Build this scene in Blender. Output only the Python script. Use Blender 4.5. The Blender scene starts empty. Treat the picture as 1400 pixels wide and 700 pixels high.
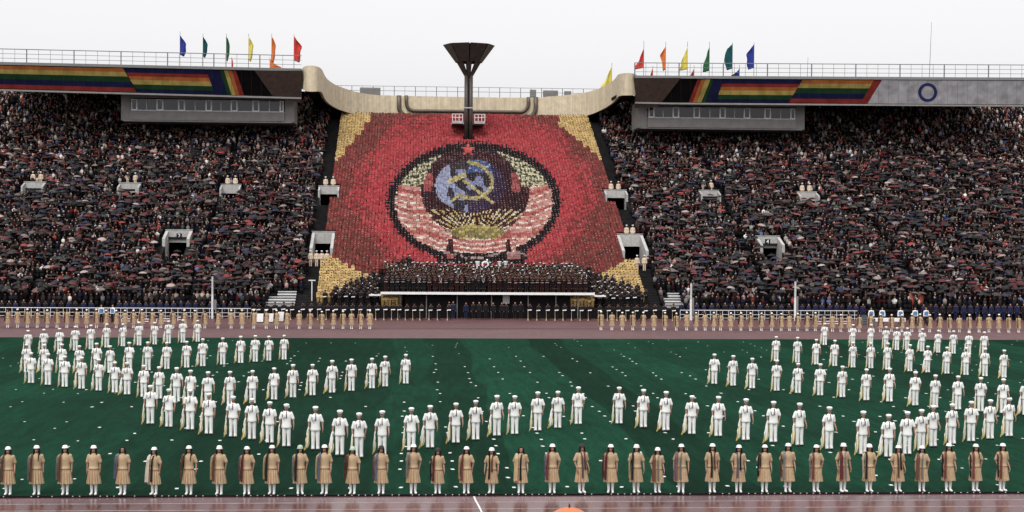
import bpy, bmesh, math, random
import numpy as np
from mathutils import Vector, Matrix

# ------------------------------------------------------------------ camera, sky, sun, exposure
S = bpy.context.scene
COL = S.collection
rnd = random.Random(7)
R = math.radians
CAM_H, FPX = 9.3, 2080.0
YAW, PITCH, ROLL = R(3.85), R(1.10), 0.0075
cam_d = bpy.data.cameras.new('camera')
cam = bpy.data.objects.new('camera', cam_d)
COL.objects.link(cam)
CAM_M = (Matrix.Rotation(-YAW, 3, 'Z') @ Matrix.Rotation(math.pi / 2 - PITCH, 3, 'X') @ Matrix.Rotation(ROLL, 3, 'Z'))
CAM_P = Vector((0, 0, CAM_H))
cam.matrix_world = Matrix.Translation(CAM_P) @ CAM_M.to_4x4()
cam_d.sensor_width = 36.0
cam_d.lens = FPX / 1400.0 * 36.0
cam_d.clip_start, cam_d.clip_end = 0.5, 5000
S.camera = cam

W = bpy.data.worlds.new('World')
S.world = W
W.use_nodes = True
wn, wl = W.node_tree.nodes, W.node_tree.links
wn.clear()
w_out = wn.new('ShaderNodeOutputWorld')
w_bg = wn.new('ShaderNodeBackground')
w_sky = wn.new('ShaderNodeTexSky')
w_sky.sky_type = 'NISHITA'
w_sky.sun_disc = False
SUN_EL, SUN_ROT = R(58), R(200)
w_sky.sun_elevation, w_sky.sun_rotation = SUN_EL, SUN_ROT
w_sky.air_density, w_sky.dust_density, w_sky.ozone_density = 1.0, 6.0, 1.0
w_bw = wn.new('ShaderNodeRGBToBW')               # overcast: the blue is gone
w_pw = wn.new('ShaderNodeMath'); w_pw.operation = 'POWER'; w_pw.inputs[1].default_value = 0.35
w_tint = wn.new('ShaderNodeMix'); w_tint.data_type = 'RGBA'; w_tint.blend_type = 'MULTIPLY'
w_tint.inputs[0].default_value = 1.0
w_tint.inputs[7].default_value = (5.55, 5.5, 5.6, 1)
wl.new(w_sky.outputs[0], w_bw.inputs[0]); wl.new(w_bw.outputs[0], w_pw.inputs[0])
wl.new(w_pw.outputs[0], w_tint.inputs[6]); wl.new(w_tint.outputs[2], w_bg.inputs[0])
w_bg.inputs[1].default_value = 0.10
wl.new(w_bg.outputs[0], w_out.inputs[0])

sun_d = bpy.data.lights.new('sun', 'SUN')
sun_d.energy, sun_d.angle, sun_d.color = 1.5, R(24), (1.0, 0.97, 0.93)
sun = bpy.data.objects.new('sun', sun_d)
COL.objects.link(sun)
# the sun stands high behind the camera's left shoulder
_sd = Vector((math.sin(SUN_ROT) * math.cos(SUN_EL), math.cos(SUN_ROT) * math.cos(SUN_EL), math.sin(SUN_EL)))
sun.rotation_euler = _sd.to_track_quat('Z', 'Y').to_euler()
sun.location = (-30, -40, 80)

S.view_settings.view_transform = 'Standard'
S.view_settings.look = 'None'
S.view_settings.gamma = 1.0
S.view_settings.exposure = 0.35
S.view_settings.use_curve_mapping = False

# ------------------------------------------------------------------ pixels to places
def ray(px, py):
    return CAM_M @ Vector(((px - 700) / FPX, -(py - 350) / FPX, -1.0))
def P(px, py, v):
    d = ray(px, py)
    return CAM_P + d * (v / d.y)
def G(px, py, z=0.0):
    d = ray(px, py)
    return CAM_P + d * ((z - CAM_H) / d.z)
CAM_I = CAM_M.transposed()
def proj(p):
    q = CAM_I @ (Vector(p) - CAM_P)
    return 700 + FPX * q.x / -q.z, 350 - FPX * q.y / -q.z
U0 = 7.45                                    # axis of the picture-card block
TREAD, SLOPE, V_FIRST, NROW = 0.60, 0.419, 154.4, 101
RISE = TREAD * SLOPE
def stand_z(v0): return 2.2 + SLOPE * (v0 - 157.0)
def bend(v0): return (1 / 3000.0) + max(0, v0 - 154) / 60.0 * (1 / 1000.0 - 1 / 3000.0)
def stand_v(v0, u): return v0 - bend(v0) * (u - U0) ** 2 / 2
def row_v(i): return V_FIRST + TREAD * i
def on_stand(px, py, lift=0.0):              # nominal depth where a pixel's ray meets the terraces
    a, b = 150.0, 235.0
    for _ in range(40):
        m = (a + b) / 2
        p = P(px, py, m)
        v0 = m + bend(m) * (p.x - U0) ** 2 / 2
        if p.z > stand_z(v0) + lift: a = m
        else: b = m
    p = P(px, py, a)
    return p, a + bend(a) * (p.x - U0) ** 2 / 2

# ------------------------------------------------------------------ materials
def srgb(r, g, b):
    f = lambda c: (c / 255 / 12.92) if c <= 10 else ((c / 255 + 0.055) / 1.055) ** 2.4
    return (f(r), f(g), f(b), 1)
def mat(name, col, rough=0.7, var=0.15, scale=6.0, bump=0.0, metal=0.0, src=None, spec=None, detail=3.0):
    m = bpy.data.materials.new(name); m.use_nodes = True
    n, l = m.node_tree.nodes, m.node_tree.links
    b = n['Principled BSDF']
    b.inputs['Roughness'].default_value = rough
    b.inputs['Metallic'].default_value = metal
    if spec is not None: b.inputs['Specular IOR Level'].default_value = spec
    tc = n.new('ShaderNodeTexCoord')
    nz = n.new('ShaderNodeTexNoise'); nz.inputs['Scale'].default_value = scale; nz.inputs['Detail'].default_value = detail
    l.new(tc.outputs['Object'], nz.inputs['Vector'])
    mr = n.new('ShaderNodeMapRange')
    mr.inputs[1].default_value, mr.inputs[2].default_value = 0.3, 0.7
    mr.inputs[3].default_value, mr.inputs[4].default_value = 1 - var, 1 + var
    l.new(nz.outputs[0], mr.inputs[0])
    mx = n.new('ShaderNodeMix'); mx.data_type = 'RGBA'; mx.blend_type = 'MULTIPLY'; mx.inputs[0].default_value = 1
    if src == 'obj':
        oi = n.new('ShaderNodeObjectInfo'); l.new(oi.outputs['Color'], mx.inputs[6])
    elif src == 'attr':
        at = n.new('ShaderNodeAttribute'); at.attribute_name = 'Col'; l.new(at.outputs['Color'], mx.inputs[6])
    else:
        oi = n.new('ShaderNodeObjectInfo')
        r2 = n.new('ShaderNodeMapRange'); r2.inputs[3].default_value, r2.inputs[4].default_value = 0.94, 1.06
        l.new(oi.outputs['Random'], r2.inputs[0])
        m2 = n.new('ShaderNodeMix'); m2.data_type = 'RGBA'; m2.blend_type = 'MULTIPLY'; m2.inputs[0].default_value = 1
        m2.inputs[6].default_value = (*col[:3], 1); l.new(r2.outputs[0], m2.inputs[7])
        l.new(m2.outputs[2], mx.inputs[6])
    l.new(mr.outputs[0], mx.inputs[7])
    l.new(mx.outputs[2], b.inputs['Base Color'])
    if bump:
        bp = n.new('ShaderNodeBump'); bp.inputs['Strength'].default_value = bump; bp.inputs['Distance'].default_value = 0.02
        l.new(nz.outputs[0], bp.inputs['Height']); l.new(bp.outputs[0], b.inputs['Normal'])
    return m
M = {}
M['white_cloth'] = mat('white_cloth', (0.80, 0.80, 0.78), 0.8, 0.07, 9, 0.25)
M['beige_cloth'] = mat('beige_cloth', (0.43, 0.315, 0.19), 0.8, 0.16, 7, 0.25)
M['skin'] = mat('skin', (0.33, 0.18, 0.125), 0.55, 0.08, 20)
M['hair'] = mat('hair', (0.010, 0.007, 0.006), 0.6, 0.2, 30, spec=.12)
M['dark_eye'] = mat('dark_eye', (0.01, 0.008, 0.008), 0.3, 0.0)
M['lip'] = mat('lip', (0.22, 0.06, 0.05), 0.5, 0.0)
M['black_shoe'] = mat('black_shoe', (0.015, 0.014, 0.014), 0.35, 0.1)
M['white_boot'] = mat('white_boot', (0.78, 0.77, 0.75), 0.5, 0.05)
M['tie'] = mat('tie', (0.05, 0.012, 0.014), 0.7, 0.1)
M['cream_cloth'] = mat('cream_cloth', (.74, .72, .62), .8, .22, 9, .3)
M['gold_cloth'] = mat('gold_cloth', (0.50, 0.37, 0.10), 0.7, 0.15, 12, 0.3)
M['brass'] = mat('brass', (0.55, 0.38, 0.12), 0.3, 0.1, metal=1.0)
M['silver'] = mat('silver', (0.6, 0.6, 0.6), 0.3, 0.1, metal=1.0)
M['obj_cloth'] = mat('obj_cloth', (1, 1, 1), 0.8, 0.12, 9, 0.25, src='obj')
M['obj_wet'] = mat('obj_wet', (1, 1, 1), 0.5, 0.08, 4, 0.0, src='obj', spec=0.22)
M['crowd'] = mat('crowd', (1, 1, 1), 0.9, 0.2, 3, 0.0, src='attr', spec=0.04)
M['crowd_wet'] = mat('crowd_wet', (1, 1, 1), 0.5, 0.1, 2, 0.0, src='attr', spec=0.22)
M['card'] = mat('card', (1, 1, 1), 0.7, 0.06, 1, 0.0, src='attr', spec=.12)
M['concrete'] = mat('concrete', (0.40, 0.39, 0.375), 0.85, 0.18, 2.5, 0.2)
M['terrace'] = mat('terrace', (0.018, 0.017, 0.018), 0.85, 0.25, 1.5, 0.1, spec=.06)
M['dark'] = mat('dark', (0.010, 0.009, 0.010), 0.9, 0.2, spec=.06)
M['press_grey'] = mat('press_grey', (0.24, 0.23, 0.22), 0.8, 0.12, 1.2, 0.1)
M['glass'] = mat('glass', (0.016, 0.019, 0.028), 0.08, 0.2, 0.8)
M['alu'] = mat('alu', (0.55, 0.55, 0.55), 0.5, 0.1)
M['rail_grey'] = mat('rail_grey', (0.17, 0.17, 0.17), 0.6, 0.15)
M['white_paint'] = mat('white_paint', (0.78, 0.78, 0.77), 0.5, 0.08)
M['bronze'] = mat('bronze', (0.055, 0.040, 0.034), 0.5, 0.25, 1.5, 0.15)
M['bronze_pipe'] = mat('bronze_pipe', (0.085, 0.062, 0.042), 0.45, 0.2, 1.0)
M['brown_board'] = mat('brown_board', (0.060, 0.036, 0.028), 0.75, 0.25, 2.0, 0.15)
M['instrument_white'] = mat('instrument_white', (0.8, 0.8, 0.78), 0.3, 0.03)

# the cream ribbon: cladding boards, each with its own tone
def cream_mat():
    m = mat('cream_cladding', (0.60, 0.51, 0.36), 0.75, 0.12, 1.6, 0.1)
    n, l = m.node_tree.nodes, m.node_tree.links
    b = n['Principled BSDF']
    src = b.inputs['Base Color'].links[0].from_socket
    uv = n.new('ShaderNodeUVMap')
    sx = n.new('ShaderNodeSeparateXYZ'); l.new(uv.outputs[0], sx.inputs[0])
    mu = n.new('ShaderNodeMath'); mu.operation = 'MULTIPLY'; mu.inputs[1].default_value = 2.6; l.new(sx.outputs[0], mu.inputs[0])
    fl = n.new('ShaderNodeMath'); fl.operation = 'FLOOR'; l.new(mu.outputs[0], fl.inputs[0])
    wh = n.new('ShaderNodeTexWhiteNoise'); wh.noise_dimensions = '1D'; l.new(fl.outputs[0], wh.inputs['W'])
    r1 = n.new('ShaderNodeMapRange'); r1.inputs[3].default_value, r1.inputs[4].default_value = 0.94, 1.04; l.new(wh.outputs[0], r1.inputs[0])
    fr = n.new('ShaderNodeMath'); fr.operation = 'FRACT'; l.new(mu.outputs[0], fr.inputs[0])
    lt = n.new('ShaderNodeMath'); lt.operation = 'LESS_THAN'; lt.inputs[1].default_value = 0.10; l.new(fr.outputs[0], lt.inputs[0])
    r2 = n.new('ShaderNodeMapRange'); r2.inputs[3].default_value, r2.inputs[4].default_value = 1.0, 0.86; l.new(lt.outputs[0], r2.inputs[0])
    # rain streaks running down the boards
    mp = n.new('ShaderNodeMapping'); mp.inputs['Scale'].default_value = (2.2, 0.12, 1); l.new(uv.outputs[0], mp.inputs[0])
    ns = n.new('ShaderNodeTexNoise'); ns.inputs['Scale'].default_value = 1.5; ns.inputs['Detail'].default_value = 4; l.new(mp.outputs[0], ns.inputs[0])
    r3 = n.new('ShaderNodeMapRange'); r3.inputs[1].default_value, r3.inputs[2].default_value = 0.35, 0.7
    r3.inputs[3].default_value, r3.inputs[4].default_value = 1.05, 0.84; l.new(ns.outputs[0], r3.inputs[0])
    a = n.new('ShaderNodeMath'); a.operation = 'MULTIPLY'; l.new(r1.outputs[0], a.inputs[0]); l.new(r2.outputs[0], a.inputs[1])
    c = n.new('ShaderNodeMath'); c.operation = 'MULTIPLY'; l.new(a.outputs[0], c.inputs[0]); l.new(r3.outputs[0], c.inputs[1])
    mx = n.new('ShaderNodeMix'); mx.data_type = 'RGBA'; mx.blend_type = 'MULTIPLY'; mx.inputs[0].default_value = 1
    l.new(src, mx.inputs[6]); l.new(c.outputs[0], mx.inputs[7]); l.new(mx.outputs[2], b.inputs['Base Color'])
    return m
M['cream'] = cream_mat()

def grass_mat():
    m = bpy.data.materials.new('grass_turf'); m.use_nodes = True
    n, l = m.node_tree.nodes, m.node_tree.links
    b = n['Principled BSDF']; b.inputs['Roughness'].default_value = 0.85; b.inputs['Specular IOR Level'].default_value = 0.04
    tc = n.new('ShaderNodeTexCoord')
    sx = n.new('ShaderNodeSeparateXYZ'); l.new(tc.outputs['Object'], sx.inputs[0])
    # mown bands run from one track edge to the other, of uneven tone
    wob = n.new('ShaderNodeTexNoise'); wob.inputs['Scale'].default_value = 0.05; l.new(tc.outputs['Object'], wob.inputs[0])
    ma = n.new('ShaderNodeMath'); ma.operation = 'MULTIPLY_ADD'; ma.inputs[1].default_value = 0.36; l.new(sx.outputs[0], ma.inputs[0]); l.new(wob.outputs[0], ma.inputs[2])
    fl = n.new('ShaderNodeMath'); fl.operation = 'FLOOR'; l.new(ma.outputs[0], fl.inputs[0])
    wh = n.new('ShaderNodeTexWhiteNoise'); wh.noise_dimensions = '1D'; l.new(fl.outputs[0], wh.inputs['W'])
    r1 = n.new('ShaderNodeMapRange'); r1.inputs[3].default_value, r1.inputs[4].default_value = 0.60, 1.16; l.new(wh.outputs[0], r1.inputs[0])
    n1 = n.new('ShaderNodeTexNoise'); n1.inputs['Scale'].default_value = 0.09; n1.inputs['Detail'].default_value = 5; l.new(tc.outputs['Object'], n1.inputs[0])
    r2 = n.new('ShaderNodeMapRange'); r2.inputs[1].default_value, r2.inputs[2].default_value = 0.3, 0.7
    r2.inputs[3].default_value, r2.inputs[4].default_value = 0.78, 1.2; l.new(n1.outputs[0], r2.inputs[0])
    n2 = n.new('ShaderNodeTexNoise'); n2.inputs['Scale'].default_value = 7.0; n2.inputs['Detail'].default_value = 7; n2.inputs['Roughness'].default_value = 0.8; l.new(tc.outputs['Object'], n2.inputs[0])
    r3 = n.new('ShaderNodeMapRange'); r3.inputs[1].default_value, r3.inputs[2].default_value = 0.25, 0.75
    r3.inputs[3].default_value, r3.inputs[4].default_value = 0.30, 1.70; l.new(n2.outputs[0], r3.inputs[0])
    a = n.new('ShaderNodeMath'); a.operation = 'MULTIPLY'; l.new(r1.outputs[0], a.inputs[0]); l.new(r2.outputs[0], a.inputs[1])
    c = n.new('ShaderNodeMath'); c.operation = 'MULTIPLY'; l.new(a.outputs[0], c.inputs[0]); l.new(r3.outputs[0], c.inputs[1])
    mp = n.new('ShaderNodeMapping'); mp.inputs['Scale'].default_value = (2.4, .30, 1); l.new(tc.outputs['Object'], mp.inputs[0])
    n3 = n.new('ShaderNodeTexNoise'); n3.inputs['Scale'].default_value = 1.0; n3.inputs['Detail'].default_value = 6; n3.inputs['Roughness'].default_value = .7; l.new(mp.outputs[0], n3.inputs[0])
    r4 = n.new('ShaderNodeMapRange'); r4.inputs[1].default_value, r4.inputs[2].default_value = .3, .7; r4.inputs[3].default_value, r4.inputs[4].default_value = .66, 1.34; l.new(n3.outputs[0], r4.inputs[0])
    c2 = n.new('ShaderNodeMath'); c2.operation = 'MULTIPLY'; l.new(c.outputs[0], c2.inputs[0]); l.new(r4.outputs[0], c2.inputs[1]); c = c2
    mx = n.new('ShaderNodeMix'); mx.data_type = 'RGBA'; mx.blend_type = 'MULTIPLY'; mx.inputs[0].default_value = 1
    mx.inputs[6].default_value = (0.0048, 0.036, 0.0190, 1); l.new(c.outputs[0], mx.inputs[7]); l.new(mx.outputs[2], b.inputs['Base Color'])
    bp = n.new('ShaderNodeBump'); bp.inputs['Strength'].default_value = 0.6; bp.inputs['Distance'].default_value = 0.03
    l.new(n2.outputs[0], bp.inputs['Height']); l.new(bp.outputs[0], b.inputs['Normal'])
    return m
M['grass'] = grass_mat()

def track_mat(name, col, wet):
    m = bpy.data.materials.new(name); m.use_nodes = True
    n, l = m.node_tree.nodes, m.node_tree.links
    b = n['Principled BSDF']
    tc = n.new('ShaderNodeTexCoord')
    n1 = n.new('ShaderNodeTexNoise'); n1.inputs['Scale'].default_value = 0.25; n1.inputs['Detail'].default_value = 6; l.new(tc.outputs['Object'], n1.inputs[0])
    r1 = n.new('ShaderNodeMapRange'); r1.inputs[1].default_value, r1.inputs[2].default_value = 0.3, 0.7
    r1.inputs[3].default_value, r1.inputs[4].default_value = 0.8, 1.2; l.new(n1.outputs[0], r1.inputs[0])
    n2 = n.new('ShaderNodeTexNoise'); n2.inputs['Scale'].default_value = 14; n2.inputs['Detail'].default_value = 5; l.new(tc.outputs['Object'], n2.inputs[0])
    r2 = n.new('ShaderNodeMapRange'); r2.inputs[1].default_value, r2.inputs[2].default_value = 0.3, 0.7
    r2.inputs[3].default_value, r2.inputs[4].default_value = 0.75, 1.25; l.new(n2.outputs[0], r2.inputs[0])
    a = n.new('ShaderNodeMath'); a.operation = 'MULTIPLY'; l.new(r1.outputs[0], a.inputs[0]); l.new(r2.outputs[0], a.inputs[1])
    mx = n.new('ShaderNodeMix'); mx.data_type = 'RGBA'; mx.blend_type = 'MULTIPLY'; mx.inputs[0].default_value = 1
    mx.inputs[6].default_value = (*col, 1); l.new(a.outputs[0], mx.inputs[7]); l.new(mx.outputs[2], b.inputs['Base Color'])
    r3 = n.new('ShaderNodeMapRange'); r3.inputs[1].default_value, r3.inputs[2].default_value = 0.35, 0.65
    r3.inputs[3].default_value, r3.inputs[4].default_value = wet, wet + 0.12; l.new(n1.outputs[0], r3.inputs[0]); l.new(r3.outputs[0], b.inputs['Roughness'])
    bp = n.new('ShaderNodeBump'); bp.inputs['Strength'].default_value = 0.08; bp.inputs['Distance'].default_value = 0.005
    l.new(n2.outputs[0], bp.inputs['Height']); l.new(bp.outputs[0], b.inputs['Normal'])
    return m
M['track'] = track_mat('running_track_rubber', (0.110, 0.044, 0.047), 0.14)
M['far_track'] = track_mat('far_track_rubber', (0.100, 0.040, 0.042), 0.50)
M['worn_line'] = mat('worn_line', (.42, .36, .36), .35, .3, 3.0)
M['ground'] = mat('ground_asphalt', (0.05, 0.048, 0.046), 0.8, 0.2, 0.4)

# ------------------------------------------------------------------ mesh helpers
class MB:
    def __init__(s): s.v, s.f, s.mi = [], [], []
    def add(s, vs, fs, mi=0):
        o = len(s.v); s.v += [tuple(p) for p in vs]; s.f += [tuple(i + o for i in f) for f in fs]; s.mi += [mi] * len(fs)
    def hexa(s, p, mi=0):            # 8 points: bottom 4 (ccw), top 4
        s.add(p, [(3, 2, 1, 0), (4, 5, 6, 7), (0, 1, 5, 4), (1, 2, 6, 5), (2, 3, 7, 6), (3, 0, 4, 7)], mi)
    def box(s, x0, x1, y0, y1, z0, z1, mi=0):
        s.hexa([(x0, y0, z0), (x1, y0, z0), (x1, y1, z0), (x0, y1, z0), (x0, y0, z1), (x1, y0, z1), (x1, y1, z1), (x0, y1, z1)], mi)
    def tube(s, a, b, r0, r1=None, n=8, caps=True, mi=0):
        r1 = r0 if r1 is None else r1
        a, b = Vector(a), Vector(b); d = (b - a).normalized()
        x = d.orthogonal().normalized(); y = d.cross(x)
        vs = []
        for c, r in ((a, r0), (b, r1)):
            for k in range(n):
                t = 2 * math.pi * k / n; vs.append(c + x * (r * math.cos(t)) + y * (r * math.sin(t)))
        fs = [(k, (k + 1) % n, n + (k + 1) % n, n + k) for k in range(n)]
        if caps: fs += [tuple(range(n - 1, -1, -1)), tuple(range(n, 2 * n))]
        s.add(vs, fs, mi)
    def path(s, pts, r, n=8, mi=0):
        pts = [Vector(p) for p in pts]
        vs = []
        rs = r if isinstance(r, (list, tuple)) else [r] * len(pts)
        up = None
        for i, p in enumerate(pts):
            d = (pts[min(i + 1, len(pts) - 1)] - pts[max(i - 1, 0)]).normalized()
            x = d.orthogonal().normalized() if up is None else (up - d * up.dot(d)).normalized()
            up = x; y = d.cross(x)
            for k in range(n):
                t = 2 * math.pi * k / n; vs.append(p + x * (rs[i] * math.cos(t)) + y * (rs[i] * math.sin(t)))
        fs = []
        for i in range(len(pts) - 1):
            fs += [(i * n + k, i * n + (k + 1) % n, (i + 1) * n + (k + 1) % n, (i + 1) * n + k) for k in range(n)]
        fs += [tuple(range(n - 1, -1, -1)), tuple(range((len(pts) - 1) * n, len(pts) * n))]
        s.add(vs, fs, mi)
    def loft(s, rings, caps=True, mi=0, closed=True):
        n = len(rings[0]); vs = [p for r in rings for p in r]; fs = []
        for i in range(len(rings) - 1):
            for k in range(n if closed else n - 1):
                fs.append((i * n + k, i * n + (k + 1) % n, (i + 1) * n + (k + 1) % n, (i + 1) * n + k))
        if caps: fs += [tuple(range(n - 1, -1, -1)), tuple(range((len(rings) - 1) * n, len(rings) * n))]
        s.add(vs, fs, mi)
    def ell(s, c, r, n=14, m=9, mi=0):
        cx, cy, cz = c; vs = [(cx, cy, cz - r[2])]; fs = []
        for j in range(1, m):
            t = math.pi * j / m
            for k in range(n):
                a = 2 * math.pi * k / n
                vs.append((cx + r[0] * math.sin(t) * math.cos(a), cy + r[1] * math.sin(t) * math.sin(a), cz - r[2] * math.cos(t)))
        vs.append((cx, cy, cz + r[2])); top = len(vs) - 1
        for k in range(n):
            fs.append((0, 1 + (k + 1) % n, 1 + k)); fs.append((top, top - n + k, top - n + (k + 1) % n))
        for j in range(m - 2):
            for k in range(n):
                fs.append((1 + j * n + k, 1 + j * n + (k + 1) % n, 1 + (j + 1) * n + (k + 1) % n, 1 + (j + 1) * n + k))
        s.add(vs, fs, mi)
    def cap(s, a, b, r0, r1):
        s.tube(a, b, r0, r1, 12); s.ell(a, (r0, r0, r0), 12, 8); s.ell(b, (r1, r1, r1), 12, 8)
    def mesh(s, name, mats, smooth=False):
        me = bpy.data.meshes.new(name); me.from_pydata(s.v, [], s.f)
        if not isinstance(mats, (list, tuple)): mats = [mats]
        for m in mats: me.materials.append(m)
        if len(mats) > 1: me.polygons.foreach_set('material_index', s.mi)
        if smooth: me.polygons.foreach_set('use_smooth', [True] * len(me.polygons))
        me.update(); return me
    def build(s, name, mats, parent=None, smooth=False):
        return link(name, s.mesh(name, mats, smooth), parent)
def link(name, me, parent=None, loc=None, rz=0.0, sc=1.0):
    o = bpy.data.objects.new(name, me); COL.objects.link(o)
    if parent is not None: o.parent = parent
    if loc is not None: o.location = loc
    if rz: o.rotation_euler = (0, 0, rz)
    if sc != 1.0: o.scale = (sc, sc, sc)
    return o
def tag(o, label=None, cat=None, group=None, kind=None):
    if label: o['label'] = label
    if cat: o['category'] = cat
    if group: o['group'] = group
    if kind: o['kind'] = kind
    return o
def empty(name, loc=(0, 0, 0)):
    o = bpy.data.objects.new(name, None); COL.objects.link(o); o.location = loc; o.empty_display_size = 0.2; return o
def ell_ring(cx, cy, z, rx, ry, n=16, wob=None):
    return [(cx + (rx * (1 + (wob(k) if wob else 0))) * math.cos(2 * math.pi * k / n), cy + (ry * (1 + (wob(k) if wob else 0))) * math.sin(2 * math.pi * k / n), z) for k in range(n)]
def fuse(name, mb, mats, voxel=0.012, ratio=0.2, extra=None):
    """one continuous skin over overlapping shapes; extra: MB appended after with its own materials"""
    me = mb.mesh('tmp', mats[0]); o = bpy.data.objects.new('tmp', me); COL.objects.link(o)
    r = o.modifiers.new('r', 'REMESH'); r.mode = 'VOXEL'; r.voxel_size = voxel; r.use_smooth_shade = True
    s = o.modifiers.new('s', 'SMOOTH'); s.factor = 0.5; s.iterations = 2
    d = o.modifiers.new('d', 'DECIMATE'); d.ratio = ratio
    dg = bpy.context.evaluated_depsgraph_get()
    out = bpy.data.meshes.new_from_object(o.evaluated_get(dg))
    bpy.data.objects.remove(o); bpy.data.meshes.remove(me)
    out.name = name; out.materials.clear()
    for m in mats: out.materials.append(m)
    if extra:
        bm = bmesh.new(); bm.from_mesh(out)
        for (vs, fs, mi) in extra:
            nv = [bm.verts.new(p) for p in vs]
            for f in fs:
                q = bm.faces.new([nv[i] for i in f]); q.material_index = mi
        bm.to_mesh(out); bm.free()
    out.polygons.foreach_set('use_smooth', [True] * len(out.polygons)); out.update()
    return out

# ------------------------------------------------------------------ the setting: ground, track, grass
b = MB(); b.add([(-900, -300, -0.03), (900, -300, -0.03), (900, 1500, -0.03), (-900, 1500, -0.03)], [(0, 1, 2, 3)])
tag(b.build('ground', M['ground']), kind='structure')
V_NEAR, V_FAR = G(640, 677.5).y, G(640, 463.2).y
b = MB(); b.add([(-140, 40, 0), (150, 40, 0), (150, 90, 0), (-140, 90, 0)], [(0, 1, 2, 3)])
track = tag(b.build('running_track', M['track']), kind='structure')
b = MB(); b.add([(-140, 90, 0), (150, 90, 0), (150, 156.5, 0), (-140, 156.5, 0)], [(0, 1, 2, 3)])
far_track = tag(b.build('running_track', M['far_track']), kind='structure')
b = MB(); b.box(-120, 130, V_NEAR + 0.06, V_FAR, 0.002, 0.03)
field = tag(b.build('grass_field', M['grass']), kind='structure')
for (side, k0) in ((-1, 0), (1, 0)):
    for k in range(9):
        v = (V_NEAR - 0.05 - 1.22 * k) if side < 0 else (V_FAR + 0.12 + 1.22 * k)
        if v < 41: continue
        if k == 0: continue
        b = MB(); b.box(-140, 150, v - 0.018, v + 0.018, 0.0, 0.004)
        b.build('lane_line', M['worn_line'], track)
pa = [G(648, 679), G(650.5, 685), G(653.5, 690), G(657, 697), G(662, 708)]
b = MB()
for p, q in zip(pa, pa[1:]):
    b.add([(p.x - .03, p.y, .0085), (p.x + .03, p.y, .0085), (q.x + .03, q.y, .0085), (q.x - .03, q.y, .0085)], [(3, 2, 1, 0)])
b.build('start_line', M['white_paint'], track)
# a drain slit under the far row of women
vd = G(420, 448.5).y
b = MB(); b.box(-120, 120, vd - 0.12, vd + 0.12, 0, 0.004); b.build('drain_slit', M['dark'], track)
# toothed black kerb along the near edge of the turf
kerb = empty('turf_kerb', (0, V_NEAR, 0)); tag(kerb, kind='structure')
b = MB(); b.box(-60, 70, -0.05, 0.06, 0.002, 0.05); b.build('kerb_bar', M['dark'], kerb)
b = MB()
x = -60.0
while x < 70:
    b.box(x, x + 0.055, -0.085, -0.05, 0.001, 0.04); x += 0.115
o = b.build('kerb_teeth', M['dark'], kerb); o['kind'] = 'stuff'
b = MB()
x = -59.9
while x < 70:
    if rnd.random() < .7: b.box(x, x + 0.035, -0.083, -0.0505, 0.03, 0.052)
    x += 0.23
o = b.build('kerb_pegs', M['white_paint'], kerb); o['kind'] = 'stuff'

# little white place markers laid in a grid on the grass
pts = []
for i in range(-62, 78):
    for j in range(0, 37):
        u, v = -0.24 + 1.97 * i + rnd.gauss(0, .06), 53.9 + 2.02 * j + rnd.gauss(0, .10)
        if rnd.random() < 0.40 + max(0, v - 70) / 130 or v > V_FAR - 1 or v < V_NEAR + .3: continue
        px, py = proj((u, v, 0))
        if -20 < px < 1420: pts.append((v, u, px))
pts.sort(key=lambda t: (not (110 < t[2] < 1290), t[0]))
b = MB(); b.box(-.06, .06, -.10, .10, 0, .012); mk = b.mesh('field_marker', M['white_paint'])
b = MB()
for k, (v, u, px) in enumerate(pts):
    if k < 300:
        o = link('field_marker', mk, None, (u, v, .03), rnd.uniform(-.3, .3))
        tag(o, 'small white place marker lying flat on the grass near the women in beige', 'marker', 'white place markers on the grass')
    else:
        b.box(u - .045, u + .045, v - .07, v + .07, .03, .036)
tag(b.build('field_markers', M['white_paint']), 'rows of small white place markers further out on the grass', 'markers', kind='stuff')

# ------------------------------------------------------------------ the grandstand
UL, UR = -72.0, 92.0
# portals: centre px, panel top py, opening top py, half width px, number, is_lower
PORT = [(178, 249.5, 263, 14.5, None, 0), (316, 251.5, 264.5, 13.5, None, 0), (450, 253.5, 265.5, 14, None, 0),
        (841, 259, 270.5, 15.5, None, 0), (969, 259.5, 272, 14, None, 0), (1103, 261.5, 274.5, 14, None, 0),
        (245, 313.5, 331.5, 18, '2', 1), (442.5, 316, 333, 15.5, None, 1), (861, 319.5, 337, 18, None, 1), (1049.5, 322, 339, 17, '4', 1),
        (48, 248, 261.5, 14.5, None, 0), (60, 312, 330, 18, None, 1), (1238, 264, 277, 14, None, 0), (1232, 325, 342, 17, None, 1), (1370, 266, 279, 14, None, 0)]
PORT = PORT[:11]            # one beyond the picture edge, like the others
ports = []
for (px, pt, pb, hw, num, low) in PORT:
    p, v0 = on_stand(px, pt, 0.9)
    zt = p.z; zb = P(px, pb, p.y).z
    hwm = hw * p.y / FPX
    zf = zb - 2.05
    vf = v0 - (stand_z(v0) - zf) / SLOPE
    wl = 1.5 if not low else 2.4 if num or px < 100 else 4.4
    if not low: vf = max(vf, v0 - 3.4)
    ports.append(dict(u=p.x, v0=v0, vb=p.y, zt=zt, zb=zb, zf=zf, vf=vf, wl=wl, hw=hwm, num=num, low=low))
def in_portal(u, v0, marg=0.0):
    for q in ports:
        if abs(u - q['u']) < q['hw'] + marg and q['vf'] - marg < v0 < q['v0'] + 0.6: return True
    return False

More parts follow.
